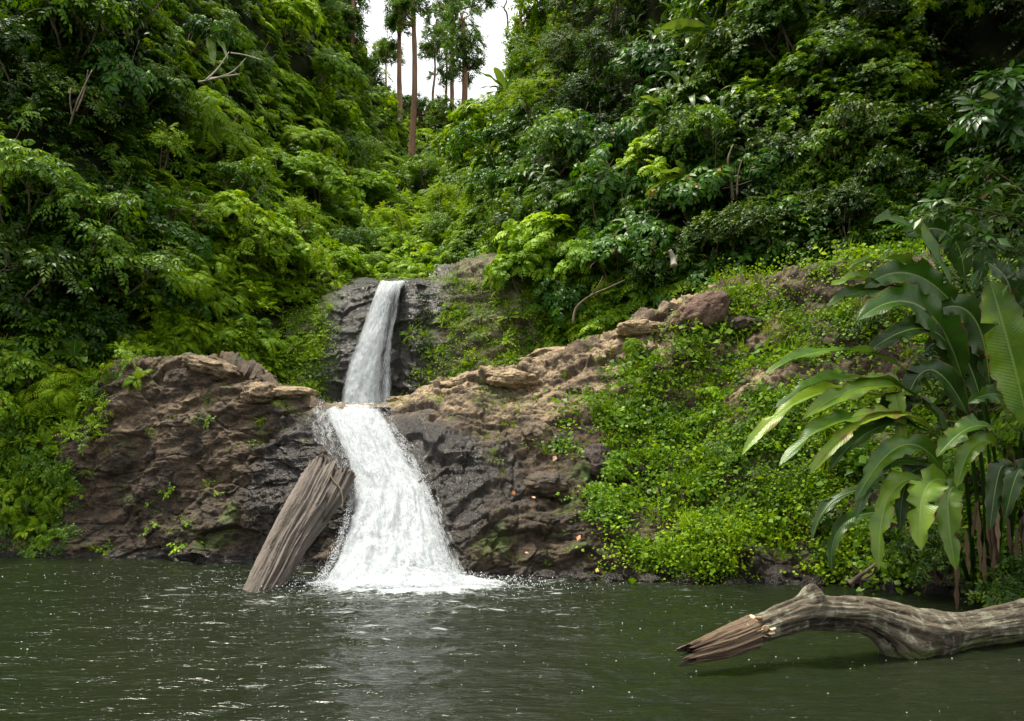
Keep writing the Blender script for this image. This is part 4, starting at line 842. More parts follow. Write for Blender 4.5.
tree(420, 128, 64, 104, [(418, 108, 11), (428, 112, 10), (408, 108, 10), (438, 108, 9), (398, 104, 11), (388, 104, 11)], .14, "low spreading tree behind the bare trunks at the valley floor")
tree(452, 128, 62, 106, [(446, 108, 9), (456, 112, 9), (438, 116, 9)], .14, "low tree left of the reddish trunk base on the right of the valley")
tree(484, 122, 56, 100, [(474, 118, 6), (484, 118, 5), (479, 113, 4)], .1, "small low tree where the right slope meets the sky")
tree(520, 80, 38, 0, [(522, 22, 10), (516, 38, 10), (530, 5, 12), (524, 54, 10), (530, 40, 11), (518, 72, 10), (534, 30, 12)], .14, "leafy tree at the right edge of the sky gap, ragged outline", mat=M_MID)
tree(552, 40, 36, -40, [(556, -5, 13), (568, -15, 16), (552, 14, 11), (574, 8, 14)], .14, "leafy tree on the right ridge touching the top of the frame", mat=M_DARK)
# bare crooked stick above the right ridge
A = Acc(); P0 = at(508, 30, 40)
for pts, r in (([(508, 30), (507, 14), (504, 8), (507, 0), (506, -14)], .05), ([(504, 8), (501, 6)], .03)):
    pts = [at(a, b_, 40) - P0 for a, b_ in pts]; A.add(*tube(spline(pts, 14), np.linspace(r, r * .6, 14), 6))
tag(link("dead_branch", mesh_acc("dead_branch", A, M_TWIG), loc=P0), "bare crooked branch sticking up against the sky at the right", "branch")
# trees added at the right, mostly outside the frame, to shade bank and corner
def shade_tree(x, y, z, H, R, label, kind="dark", n=60, lean=0.):
    e = empty("tree", (x, y, z)); V, F = tube(spline([[-lean, 0, -1], [.2 - lean * .4, 0, H * .5], [0, .2, H]], 16), np.linspace(.35, .2, 16), 12, .3, x); link("trunk", mesh_np("trunk", V, F, mats=[M_TWIG]), e)
    c = [(rng.normal() * R * .5, rng.normal() * R * .5, H + rng.normal() * R * .25, R * .45) for _ in range(7)]; A = Acc()
    for q in c: crown(A, [q], SP[kind][0], n // 2, 1.9)
    link("crown", mesh_acc("crown", A, SP[kind][1]), e); link("limbs", mesh_acc("limbs", limbs(c, (0, .15, H * .9), .1), M_TWIG), e); return tag(e, label, "tree")
shade_tree(4.4, 10.4, 1.0, 11.5, 3.4, "large dark tree added beyond the right edge to shade the giant leaves", n=90, lean=-9.5)
shade_tree(12.5, 15.0, 5.0, 8.5, 4.6, "large dark tree added to shade the hollow at the top right corner", n=110)
shade_tree(12.0, 18.5, 9.0, 8.0, 4.4, "dark tree added high above the right slope to shade it", n=90, lean=-4.)

# ------------------------------------------------------------------ boulders and stones
def boulder(px, py, d, rx, ry, rz, mat, label, seed=0, wetv=0., dryv=.7, mossv=.2, rot=0., amp=.16, surf=None, sink=.25, tilt=0.):
    n, k = 56, 90; th = np.linspace(0, np.pi, n)[:, None]; ph = np.linspace(0, 2 * np.pi, k)[None]
    Dv = np.stack([np.sin(th) * np.cos(ph), np.sin(th) * np.sin(ph), np.cos(th) + 0 * ph], -1)
    sg = Dv * (1 - .18 * np.abs(perlin(Dv * 1.7 + seed * 5.1)))[..., None]; b1, e1 = blocks(Dv * 1.6 + seed * 3.3); b2, e2 = blocks(Dv * 4 + seed)
    sg = sg * (1 + amp * (b1 * 1.2 - .25 * np.exp(-e1 * 8) + .35 * b2 + .5 * fbm(Dv * 2.5 + seed, 4)))[..., None]; sg[:, -1] = sg[:, 0]
    V = (sg * [rx, ry, rz]).reshape(-1, 3); c, s_ = math.cos(rot), math.sin(rot); R = np.array([[c, -s_, 0], [s_, c, 0], [0, 0, 1]]) @ np.array([[math.cos(tilt), 0, math.sin(tilt)], [0, 1, 0], [-math.sin(tilt), 0, math.cos(tilt)]])
    V = V @ R.T; o1 = np.ones(len(V))
    if surf is not None: P, nn = surf(px, py); P = P - nn * sink * min(rx, rz)
    else: P = at(px, py, d)
    o = link("boulder", mesh_np("boulder", V, grid_faces(n, k), {"wet": o1 * wetv, "dry": o1 * dryv, "moss": o1 * mossv}, mats=[mat]), loc=P); return tag(o, label, "boulder")
boulder(692, 316, 17.4, .72, .5, .44, M_REDROCK, "reddish brown pointed boulder sitting on the crest of the right bank", 1, dryv=.6, mossv=.05, tilt=-.55, rot=.3, surf=front_at, sink=-.55, amp=.13)
boulder(292, 394, 17.3, .55, .5, .17, M_ROCK, "smooth rounded pale boulder on top of the left outcrop beside the water", 2, dryv=.95, mossv=.05, amp=.07)
boulder(262, 393, 17.2, .42, .4, .26, M_ROCK, "brown lumpy boulder left of the smooth pale one on the left outcrop", 3, dryv=.7, mossv=.2)
boulder(215, 370, 17.9, .75, .5, .26, M_ROCK, "large craggy brown block topping the left outcrop", 4, dryv=.6, mossv=.25, tilt=.25)
boulder(597, 466, 15.3, .36, .35, .42, M_REDROCK, "dark purplish wet boulder set into the right bank among creeper", 6, wetv=.45, dryv=.1, mossv=.0, surf=front_at, sink=.1)
boulder(537, 437, 15.9, .32, .3, .3, M_ROCK, "small grey-brown boulder above the right outcrop's wet face", 7, wetv=.25, dryv=.5, mossv=.0, surf=front_at, sink=.2)
boulder(545, 482, 15, .5, .35, .25, M_ROCK, "low dark slab-like boulder below the small grey-brown one", 8, wetv=.5, dryv=.3, mossv=.1, surf=front_at, sink=.3)
boulder(680, 372, 16.5, .16, .16, .26, M_REDROCK, "small upright red-brown stone poking out of the creeper", 9, dryv=.2, mossv=.0, surf=front_at, sink=.0)
boulder(640, 328, 17.8, .55, .4, .20, M_ROCK, "flat tan slab at the crest left of the reddish boulder", 10, dryv=.95, mossv=.1, surf=front_at, sink=.1)
boulder(560, 360, 17.7, .85, .5, .26, M_ROCK, "long tan slab on the ledge crest, middle of the right outcrop", 11, dryv=.95, mossv=.05, surf=front_at, sink=.3, tilt=-.12)
boulder(510, 378, 17.6, .6, .45, .24, M_ROCK, "tan angular block on the ledge crest left of the long slab", 12, dryv=.95, mossv=.05, surf=front_at, sink=.25)
boulder(452, 386, 17.4, .55, .45, .18, M_ROCK, "low rounded tan block on the ledge right of the upper fall", 13, dryv=.9, mossv=.05, surf=front_at, sink=.3)
boulder(408, 402, 17.1, .5, .45, .12, M_ROCK, "flat pale stone at the lip right of the lower waterfall", 14, dryv=.85, mossv=.1, surf=front_at, sink=.2)
boulder(820, 275, 17.2, .5, .3, .16, M_REDROCK, "bare brown earth-stained slab at the crest of the right bank", 15, dryv=.3, mossv=.1, surf=front_at, sink=.2)
boulder(745, 325, 16.9, .5, .3, .2, M_ROCK, "dark stone half hidden in creeper high on the right bank", 16, dryv=.1, mossv=.1, surf=front_at, sink=.2)
for i, px in enumerate((545, 585, 612, 650, 690, 735, 775, 815)):     # stones along the right waterline
    P = at(px, np.interp(px, [545, 700, 815], [577, 580, 584]), np.interp(px, [545, 700, 815], [13.5, 13.0, 12.7])); P[2] = .0
    o = boulder(0, 0, 1, rng.uniform(.16, .32), .2, rng.uniform(.09, .16), M_ROCK, ["first", "second", "third", "fourth", "fifth", "sixth", "seventh", "last"][i] + " wet dark stone from the falls along the right waterline", 30 + i, wetv=.9, dryv=0, mossv=.1, surf=lambda a, b_, P=P: (P, Z), sink=0); o["group"] = "wet stones along the waterline"; o.name = "stone"; o["category"] = "stone"

# ------------------------------------------------------------------ the two logs
def wood_mat(name, stops, lich=0., streak=(26, 1.6), bmp=.03, mossc=(.09, .12, .03)):
    m, t, o = nodes(name); uv = N(t, "UVMap").outputs[0]; mp = N(t, "Mapping"); mp.inputs['Scale'].default_value = (*streak, 1); t.links.new(uv, mp.inputs[0])
    n1 = noise(t, mp.outputs[0], 1., 8, .68); n2 = noise(t, pos(t), 3.2, 5, .6); n3 = noise(t, pos(t), 30, 4, .7)
    v = mth(t, 'ADD', mth(t, 'ADD', mth(t, 'MULTIPLY', n1, .62), mth(t, 'MULTIPLY', n2, .36)), mth(t, 'MULTIPLY', n3, .10))
    v = mth(t, 'ADD', v, mth(t, 'MULTIPLY', attr(t, "ridge"), .42)); col = ramp(t, v, stops)  # ridge also darkens the grooves: their shade put into the colour
    if lich:
        l = mth(t, 'MULTIPLY', mth(t, 'SUBTRACT', noise(t, pos(t), 7.5, 6, .65), .64 - lich), 8., clamp=True); col = mixc_(t, mth(t, 'MULTIPLY', l, .75), col, (.36, .36, .27))
        l2 = mth(t, 'MULTIPLY', mth(t, 'SUBTRACT', mth(t, 'ADD', noise(t, pos(t), 3.1, 5, .6), mth(t, 'MULTIPLY', attr(t, "moss"), .3)), .72), 7., clamp=True); col = mixc_(t, mth(t, 'MULTIPLY', l2, .85), col, mossc)
    b = bsdf(t, col, .78, .3); h = mth(t, 'ADD', n1, mth(t, 'MULTIPLY', n3, .25)); bump(t, b, h, bmp); t.links.new(b.outputs[0], o.inputs[0]); return m
M_GREYWOOD = wood_mat("weathered_wood", [(.40, (.006, .005, .004)), (.54, (.03, .023, .017)), (.66, (.085, .07, .056)), (.80, (.20, .17, .145))], .0, (60, 1.6), .09)
M_LOG = wood_mat("river_log_bark", [(.42, (.005, .004, .003)), (.55, (.020, .014, .008)), (.66, (.056, .042, .026)), (.80, (.15, .125, .085))], .13, (18, 5.), .09)
M_ROT = wood_mat("rotten_wood", [(.42, (.008, .006, .004)), (.54, (.03, .02, .013)), (.66, (.09, .06, .038)), (.8, (.2, .14, .09))], 0, (60, 3), .05)
def log_mesh(name, path, rad, mat, nl, ns, base, groove=.12, gs=(3.2, .55), knobs=(), twist=0., ragged=None, flat=1., seed=0, lump=.06, mossf=None, steep=1.):
    P = spline(path, nl); R = np.interp(np.linspace(0, 1, nl), np.linspace(0, 1, len(rad)), rad); L = np.concatenate([[0], np.cumsum(np.linalg.norm(np.diff(P, axis=0), axis=1))])
    T = nrm(np.gradient(P, axis=0)); up = np.array([.1, -1., .2]); A = nrm(np.cross(T, up)); B = np.cross(T, A); th = np.linspace(0, 2 * np.pi, ns)
    a = th[None] + twist * L[:, None]; q = np.stack([np.cos(a) * gs[0], np.sin(a) * gs[0], L[:, None] * gs[1] + 0 * a + seed], -1)
    rd = ridged(q, 4) * groove + lump * fbm(q * .5 + 4, 3) * 2; fine = ridged(q * np.array([3.3, 3.3, 2]) + 7, 3) * groove * .35
    D = np.cos(th)[None, :, None] * A[:, None] + np.sin(th)[None, :, None] * B[:, None] * flat; r = R[:, None] * (1 + rd - groove * .4 + fine)
    V = P[:, None] + D * r[..., None]
    for (kp, kr, kh) in knobs:
        kp = np.array(kp); dd = np.linalg.norm(V - kp, axis=-1); V = V + nrm(V - P[:, None]) * (kh * np.exp(-(dd / kr) ** 2))[..., None]
    if ragged:                              # splintered ends: pull the last rings along the grain by different amounts
        for end, amt, span in ragged:
            ringn = perlin(np.stack([np.cos(th) * 3.5 + seed, np.sin(th) * 3.5, 0 * th + end], -1)) + .7 * perlin(np.stack([np.cos(th) * 11, np.sin(th) * 11 + seed, 0 * th], -1))
            idx = np.arange(nl) if end == 0 else nl - 1 - np.arange(nl); w = np.clip(1 - idx / span, 0, 1) ** 2; V = V + (T * (-1 if end == 0 else 1))[:, None] * (w[:, None] * ringn[None] * amt)[..., None]
    V[:, -1] = V[:, 0]; V = V.reshape(-1, 3); ridge = np.clip(rd / groove * .6 + fine / groove, -1, 1).reshape(-1); F = tri(grid_faces(nl, ns)); U = np.stack([th[None] / 6.283 + 0 * a, L[:, None] + 0 * a], -1).reshape(-1, 2)
    # inner end faces, sunk into the wood
    n0 = len(V); ex = []; Fx = []; k = n0
    for end in (0, 1):
        ring = np.arange(ns) if end == 0 else (nl - 1) * ns + np.arange(ns); c = P[0 if end == 0 else -1]; tt = T[0 if end == 0 else -1] * (1 if end == 0 else -1)
        prev = ring
        for s_ in (.8, .55, .3, .05):
            rv = V[ring] * s_ + c * (1 - s_) + tt * (.10 * R[0 if end == 0 else -1] * (1 - s_)) + rng.normal(size=(ns, 3)) * .02 * R[0] + tt * (.14 * R[0] * perlin(V[ring] * 9 * (1 + s_)))[:, None]; rv[-1] = rv[0]; ex.append(rv); cur = np.arange(k, k + ns); k += ns
            f = np.stack([prev[:-1], prev[1:], cur[1:], cur[:-1]], -1); Fx.append(tri(f if end == 1 else f[:, ::-1])); prev = cur
    V = np.vstack([V] + ex); F = np.vstack([F] + Fx); ridge = np.concatenate([ridge, np.full(len(V) - n0, -.3)]); U = np.vstack([U, np.stack([V[n0:, 0] * 2, V[n0:, 2] * .3], -1)])
    mo = np.zeros(len(V)) if mossf is None else mossf(V)
    return mesh_np(name, V - base, F, {"ridge": ridge, "moss": mo}, U, mats=[mat])
p0, p1 = at(250, 610, 12.0), at(329, 477, 14.0); bs = at(271, 590, 12.2); bs[2] = 0
lg = tag(empty("leaning_log", bs), "thick weathered grey log leaning out of the pool against the rock left of the fall", "log")
mid = (p0 + p1) / 2
link("trunk", log_mesh("leaning_trunk", [p0, p0 * .5 + mid * .5 + [.0, 0, 0], mid + [-.03, 0, 0], p1 * .5 + mid * .5, p1], [.18, .215, .24, .29, .33], M_GREYWOOD, 300, 360, bs, .52, (2.6, .30), knobs=[(at(345, 480, 13.6), .3, .07)], ragged=[(1, .60, 80), (0, .1, 12)], seed=3, twist=.12, lump=.07), lg)
# split slab on its upper right side
q0, q1 = at(345, 474, 13.7), at(318, 522, 13.15)
link("split_slab", log_mesh("split_slab", [q0, (q0 + q1) / 2 + [.03, .02, 0], q1 + [-.05, .1, -.1]], [.15, .15, .03], M_GREYWOOD, 160, 140, bs, .42, (1.8, .5), ragged=[(0, .22, 60), (1, .1, 10)], seed=8), lg)
A = Acc(); A.add(*tube(spline([at(329, 471, 13.55) , at(333, 480, 13.4), at(340, 488, 13.3), at(343, 500, 13.2), at(342, 508, 13.15)], 20) - bs, .014, 6)); link("vine", mesh_acc("vine", A, M_TWIG), lg)

T0 = [at(697, 650, 6.75), at(722, 643, 6.8), at(760, 628, 6.95), at(800, 614, 7.1), at(840, 612, 7.3), at(865, 614, 7.4), at(890, 622, 7.5), at(915, 631, 7.6), at(945, 633, 7.8), at(980, 628, 7.95), at(1024, 620, 8.15), at(1080, 606, 8.5), at(1160, 590, 9.2), at(1240, 575, 10)]
bs2 = at(905, 660, 7.3); bs2[2] = 0
fl = tag(empty("fallen_log", bs2), "pale barked fallen log bending low over the water at the lower right", "log")
link("trunk", log_mesh("fallen_trunk", T0, [.06, .10, .112, .13, .135, .14, .155, .175, .165, .155, .165, .18, .2, .22], M_LOG, 520, 160, bs2, .24, (2.4, 1.2), knobs=[(at(812, 598, 7.12), .09, .13), (at(803, 608, 6.98), .08, .05), (at(905, 645, 7.5), .22, .17), (at(935, 650, 7.65), .25, .09)], ragged=[(0, .14, 60)], seed=5, lump=.20, mossf=lambda V: sstep(.35, -.02, V[:, 2]) * sstep(1.9, 3.0, V[:, 0]) * 1.2), fl)
s0, s1 = at(915, 632, 7.62), at(901, 668, 7.55)
link("stub", log_mesh("stub", [s0, (s0 + s1) / 2, s1], [.19, .16, .14], M_ROT, 60, 60, bs2, .1, (1.5, .8), seed=12), fl)
link("broken_tip", log_mesh("broken_tip", [at(694, 652, 6.73), at(722, 643.5, 6.78), at(752, 632, 6.90)], [.065, .108, .118], M_ROT, 160, 160, bs2, .42, (2.6, .8), ragged=[(0, .30, 90)], seed=17), fl)
# bracket fungus
M_FUN, t, o_ = nodes("fungus"); cfun = ramp(t, noise(t, pos(t), 30, 3), [(.3, (.45, .24, .12)), (.5, (.68, .45, .26)), (.7, (.80, .66, .48))]); bb = bsdf(t, cfun, .7, .3); t.links.new(bb.outputs[0], o_.inputs[0])
def shelf(p, out, r):
    n, k = 6, 16; ph = np.linspace(0, 2 * np.pi, k)
    V = []
    for rr, z in ((.01, .10), (.5, .14), (.85, .10), (1., .0), (.8, -.10), (.01, -.16)):
        w = rr * (1 + .16 * np.sin(ph * 3 + p[0] * 50) + .08 * np.sin(ph * 7 + p[2] * 90)); V.append(np.stack([np.cos(ph) * w, np.sin(ph) * w, z + 0 * ph + .05 * np.sin(ph * 5) * rr], -1))
    V = np.stack(V).reshape(-1, 3) * r; up = nrm(Z + .5 * rng.normal(size=3)); return V @ rotz_out(up[None], 0)[0].T + p + out * r * .3, tri(grid_faces(6, k))
for (px, py, r) in ((752, 619, .03), (745, 622, .026), (759, 618, .024), (764, 629, .03), (758, 631, .026), (770, 632, .024), (764, 636, .022), (731, 641, .026), (724, 641, .022), (738, 640, .018), (734, 635, .016), (772, 628, .02), (748, 627, .018), (728, 634, .014)):
    dd = np.interp(px, [697, 760, 800], [6.75, 6.95, 7.1]); ax = np.interp(px, [697, 722, 760, 800], [650, 643, 628, 614]); R = np.interp(px, [697, 722, 760, 800], [.06, .10, .112, .13]); dy = (ax - py) / FPX * dd
    p = at(px, py, dd - math.sqrt(max(R * R - dy * dy, .001)) * 1.28); link("bracket_fungus", mesh_np("fungus", *(lambda V, F: (V - bs2, F))(*shelf(p, np.array([0, -1, .2]), r * 1.5)), mats=[M_FUN]), fl)

# ------------------------------------------------------------------ the big-leaved plant at the right
BL = [  # root, bend, tip (px, py), distances, half width in m, how much the blade faces the camera, tint
 ((958, 300), (915, 232), (873, 224), 10.4, 10.0, .13, .55, .45), ((965, 290), (950, 235), (905, 236), 10.6, 10.4, .15, .7, .15), ((975, 290), (985, 245), (962, 222), 10.6, 10.5, .14, .7, .1),
 ((950, 300), (900, 262), (848, 270), 10.2, 9.6, .12, .25, .55), ((945, 310), (885, 282), (831, 285), 10.2, 9.4, .13, .3, .6), ((965, 320), (915, 275), (864, 288), 10.0, 9.5, .15, .7, .35), ((950, 330), (890, 292), (827, 307), 10.1, 9.4, .12, .45, .3),
 ((968, 400), (925, 310), (858, 320), 9.9, 9.2, .19, .8, .35), ((960, 380), (930, 330), (868, 352), 9.9, 9.3, .15, .6, .12), ((945, 405), (860, 352), (764, 375), 9.9, 8.9, .11, .3, .5), ((945, 420), (860, 378), (775, 408), 9.8, 8.9, .12, .3, .5),
 ((930, 425), (830, 392), (742, 455), 9.8, 8.9, .11, .4, .8), ((935, 420), (880, 385), (802, 420), 9.7, 8.9, .13, .55, .7), ((945, 440), (860, 415), (779, 466), 9.6, 8.7, .13, .6, .55), ((940, 440), (880, 415), (810, 474), 9.5, 8.7, .11, .5, .85), ((950, 450), (890, 425), (829, 470), 9.6, 8.9, .12, .5, .3),
 ((948, 480), (905, 445), (855, 502), 9.5, 8.9, .12, .6, .5), ((955, 485), (895, 462), (856, 520), 9.5, 8.9, .08, .5, .3), ((948, 490), (895, 488), (879, 570), 9.3, 8.8, .12, .75, .65), ((952, 482), (925, 490), (921, 550), 9.2, 8.7, .15, .95, .72), ((962, 490), (948, 500), (956, 570), 9.3, 8.9, .12, .9, .6),
 ((1000, 432), (970, 428), (937, 457), 9.2, 8.9, .12, .8, .5), ((1000, 448), (975, 445), (957, 487), 9.1, 8.9, .10, .8, .65), ((1032, 440), (1010, 350), (990, 282), 8.6, 8.4, .20, .95, .6), ((1015, 420), (1000, 395), (968, 403), 9., 8.8, .10, .9, .5), ((1015, 400), (1012, 385), (990, 375), 8.9, 8.8, .07, .9, .7),
 ((990, 400), (975, 320), (935, 312), 10., 9.7, .17, .8, .2), ((985, 420), (960, 350), (925, 350), 10.1, 9.8, .15, .6, .08), ((975, 430), (930, 370), (900, 430), 9.9, 9.5, .13, .7, .12), ((1000, 340), (1010, 290), (985, 262), 9.9, 9.7, .14, .7, .1), ((1020, 330), (1035, 280), (1020, 240), 9.6, 9.4, .15, .7, .12),
 ((960, 450), (910, 400), (868, 440), 9.8, 9.3, .12, .4, .1), ((955, 500), (915, 470), (900, 530), 9.6, 9.2, .11, .6, .15), ((960, 520), (860, 490), (812, 540), 9.7, 9.4, .08, .5, .2), ((965, 530), (860, 515), (832, 572), 9.8, 9.6, .08, .7, .3), ((1010, 480), (1000, 470), (990, 530), 9.2, 9.0, .1, .8, .1), ((1030, 500), (1020, 470), (1005, 520), 9., 8.9, .1, .8, .12),
 ((900, 420), (895, 395), (905, 445), 9.4, 9.2, .09, .9, .75)]
bpl = front_at(985, 560)[0]; bp = tag(empty("giant_leaf_plant", bpl), "large plant with long glossy arching leaves hanging over the bank at the right", "plant")
def big_leaf(parent, name, r, b_, t_, d0, d1, w, face, tint, base, seed):
    pts = np.array([at(*r, d0), at(*b_, (d0 + d1) / 2 - .1), at(*t_, d1)]); n = 26; t = np.linspace(0, 1, n)[:, None]
    P = (1 - t) ** 2 * pts[0] + 2 * t * (1 - t) * (2 * pts[1] - (pts[0] + pts[2]) / 2) + t * t * pts[2]; T = nrm(np.gradient(P, axis=0)); cm = nrm(np.array([0, 0, CH]) - P)
    nn = nrm(cm * face + Z * (1.05 - face) + .15 * rng.normal(size=3)); s = nrm(np.cross(T, nn)); nn = np.cross(s, T); t = t[:, 0]; bb = np.clip((t - .1) / .9, 0, 1)
    wd = w * np.where(t < .1, .07, .07 + .93 * np.sin(np.pi * bb ** .8) ** .55); wd[-1] = .004; rows, UU = [], []; lr = np.random.default_rng(seed + 100); cut = {-1: np.ones(n), 1: np.ones(n)}
    for sd_ in (-1, 1):
        for q in lr.integers(6, n - 3, lr.integers(1, 4)): cut[sd_][q] = lr.uniform(.35, .7)
    for u in (-1, -.75, -.45, -.2, -.05, .05, .2, .45, .75, 1):
        wv = w * .30 * (np.sin(t * 15 + seed * 2.1 + (1.7 if u > 0 else 0)) + .5 * np.sin(t * 37 + seed * 5 + 3 * (u > 0))) * abs(u) ** 2.2 * np.sin(np.pi * bb) ** .5
        tear = .10 * np.sin(t * 61 + seed) * (abs(u) == 1); f = .34 * abs(u) ** .8
        cw_ = cut[1 if u > 0 else -1]; uu = np.sign(u) * np.minimum(abs(u), cw_ + 0 * t); rows.append(P + s * (uu * wd * (1 - tear))[:, None] + nn * (f * wd + wv)[:, None]); UU.append(np.stack([u + 0 * t, t * 1.6], -1))
    V = np.stack(rows, 1).reshape(-1, 3); V2 = V - np.repeat(nn, 10, 0) * .002
    return link(name, mesh_np("big_leaf", V - base, tri(grid_faces(n, 10)), {"tint": np.full(len(V), tint)}, np.stack(UU, 1).reshape(-1, 2), mats=[M_BIG]), parent)
for i, L_ in enumerate(BL): big_leaf(bp, "leaf", *L_[:5], L_[5] * 1.15, *L_[6:], bpl, i)
for (a, b_, c, r) in (((975, 585), (970, 520), (962, 440), .035), ((985, 585), (985, 500), (975, 410), .04), ((995, 590), (1000, 500), (985, 400), .035), ((968, 580), (955, 530), (950, 480), .03), ((1005, 590), (1015, 500), (1022, 430), .035), ((985, 580), (975, 480), (958, 340), .035), ((990, 585), (990, 470), (975, 300), .03)):
    V, F = tube(spline([at(*a, 10.9), at(*b_, 10.5), at(*c, 10.0)], 20), np.linspace(r, r * .5, 20), 8); link("stem", mesh_np("stem", V - bpl, F, {"tint": np.full(len(V), .3)}, mats=[M_DARK]), bp)
# dead hanging leaves at its foot
M_DEAD = leaf_mat("dead_leaf", (.03, .018, .010), (.08, .05, .025), (.15, .10, .05), trans=.15, rough=.8, dead=(.3, .2, .12)); 
for i in range(16):
    px = rng.uniform(955, 1040); A = Acc(); y0 = rng.uniform(490, 545); strap(A, at(px, y0, 10.3) - bpl, [rng.normal() * .15, rng.normal() * .1, -1], rng.uniform(.5, 1.0), .035, .05, 10, rng.random(), .25, side=np.array([1, .2, 0]), seed=i); link("dead_leaf", mesh_acc("dead", A, M_DEAD), bp)

# ------------------------------------------------------------------ leafy branch reaching in at the right
def branch_plant(name, stems, d, ls, mat, label, cat, n_leaf=8, leafL=None, L=.42, nb=4, r=.018):
    P0 = at(*stems[0][0], d[0]); e = empty(name, P0); A = Acc(); Bk = Acc()
    for k, st in enumerate(stems):
        dd = np.linspace(d[0], d[1], len(st)); path = spline([at(a, b_, q) for (a, b_), q in zip(st, dd)], 24) - P0; Bk.add(*tube(path, np.linspace(r, r * .3, 24), 7))
        T = nrm(np.gradient(path, axis=0))
        for i in range(5, 24, 2):
            dr = [nrm(T[i] + rng.normal(size=3) * .75 + [0, 0, .15]) for _ in range(nb if i < 22 else nb + 3)]
            sprig_alt(len(dr), L * rng.uniform(.5, 1), n_leaf, ls, leafL or leaf_t(.19, .05, .2, .5), .35, .5, acc=A, org=[path[i]] * len(dr), dirs=dr)
    link("branch", mesh_acc("branch", Bk, M_TWIG), e); link("leaves", mesh_acc("leaves", A, mat), e); return tag(e, label, cat)
M_LONG = leaf_mat("leaf_long", (.018, .055, .010), (.045, .12, .018), (.15, .20, .06), rough=.35, spec=.45, dead=(.2, .10, .05))  # greyish green of the long-leaved branches
branch_plant("leafy_branch", [[(1075, 190), (1040, 150), (1010, 120), (975, 112)], [(1075, 190), (1030, 130), (1012, 95), (1000, 78)]], (7.6, 7.2), .16, M_LONG, "leafy branch with long pointed leaves reaching in at the upper right edge", "branch", nb=3, L=.3, n_leaf=6)
branch_plant("leafy_branch", [[(1080, 300), (1040, 240), (1000, 215), (945, 205)], [(1080, 300), (1050, 230), (1020, 190), (985, 165)], [(1080, 300), (1040, 260), (1005, 250), (975, 235)]], (8.2, 7.8), .15, M_LONG, "bushier leafy branch above the giant leaves, greyish and green leaves mixed", "branch", nb=3, L=.32, n_leaf=6)

# ------------------------------------------------------------------ long-leaved plants on the slopes
def strap_plant(px, py, leaves, label, surf=hill_at, off=1.15, w=.15, mat=None):
    """leaves: (dx px, dz px of the tip, length factor)"""
    P, n = surf(px, py); P = P + n * off; d = P[1]; e = empty("long_leaved_plant", P)
    for i, (dx, dz) in enumerate(leaves):
        tip = np.array([dx / FPX * d, -.35 * abs(dx) / FPX * d - .2, -dz / FPX * d]); L = np.linalg.norm(tip); A = Acc(); dr = tip + Z * .45 * L
        strap(A, rng.normal(size=3) * .04, dr, np.linalg.norm(dr), w * rng.uniform(.8, 1.15), .45 * L / np.linalg.norm(dr), 16, rng.uniform(.3, .8), .10, seed=i, lean=rng.normal() * .35); link("leaf", mesh_acc("strap_leaf", A, mat or M_BIGL, True), e)
    return tag(e, label, "plant")
strap_plant(745, 20, [(-65, -5), (-58, 14), (-75, 28), (-50, 42), (-30, -22), (-10, -28), (-34, 60)], "long-leaved plant arching left from the top of the right slope")
strap_plant(712, 75, [(-62, 10), (-58, 22), (-35, 42), (-22, 58), (-40, 30), (-15, -15)], "long-leaved plant with yellowing leaf tips below the topmost one on the right slope")
strap_plant(690, 140, [(-38, 26), (-42, 8), (-25, 42), (-10, 48), (-30, -8)], "long-leaved plant hanging over the middle of the right slope")
strap_plant(715, 185, [(-42, 10), (-45, 26), (-26, 36), (-12, -12)], "lowest long-leaved plant on the right slope")
strap_plant(640, 20, [(30, -16), (-25, 6), (10, -22), (28, 8)], "pale green long-leaved plant at the top between the dark crown and the right slope")
strap_plant(178, 42, [(16, 18), (22, 34), (8, 36), (-10, 26), (26, 6)], "plant with hanging blue-green strap leaves high on the left slope", mat=M_BIG)
strap_plant(530, 105, [(-34, 8), (-30, -12), (-12, -20), (20, -14), (-38, 26)], "banana-like plant on the right shoulder of the gorge")
strap_plant(510, 170, [(-24, 10), (-28, -4), (-14, 24), (12, -14), (-22, 20)], "pale broad-leaved plant right of the valley, above the upper fall")
strap_plant(325, 100, [(-12, -26), (2, -28), (12, -20), (-20, -12), (20, -6)], "upright banana-like plant on the left slope below the tall trees", w=.3)
strap_plant(95, 428, [(-18, 18), (-24, 2), (10, 16), (24, -4), (26, 6), (4, 24)], "small long-leaved plant with one browned leaf beside the left outcrop", surf=front_at, off=.35, w=.085, mat=M_BIG)
strap_plant(62, 372, [(-22, 4), (-10, -16), (8, -18), (18, 6)], "small broad-leaved plant at the left above the outcrop", off=1.4, w=.12, mat=M_BIG)
def palm_plant(px, py, label, s=1.3):
    P, n = hill_at(px, py); e = empty("lobed_leaf_plant", P + n * .9); e.scale = (s,) * 3; link("leaves", LIB["palm"][0], e); A = Acc()
    for _ in range(4): A.add(*tube(spline([[0, 0, -.8], rng.normal(size=3) * .1, hemi(1)[0] * .4], 8), .02, 5))
    link("stem", mesh_acc("stem", A, M_TWIG), e); return tag(e, label, "plant")
palm_plant(183, 215, "plant with large pale lobed leaves on the left slope"); palm_plant(155, 232, "smaller lobed-leaf plant left of and below the pale one", 1.0); palm_plant(290, 255, "lobed-leaf plant on the slope left of the upper waterfall", 1.0)

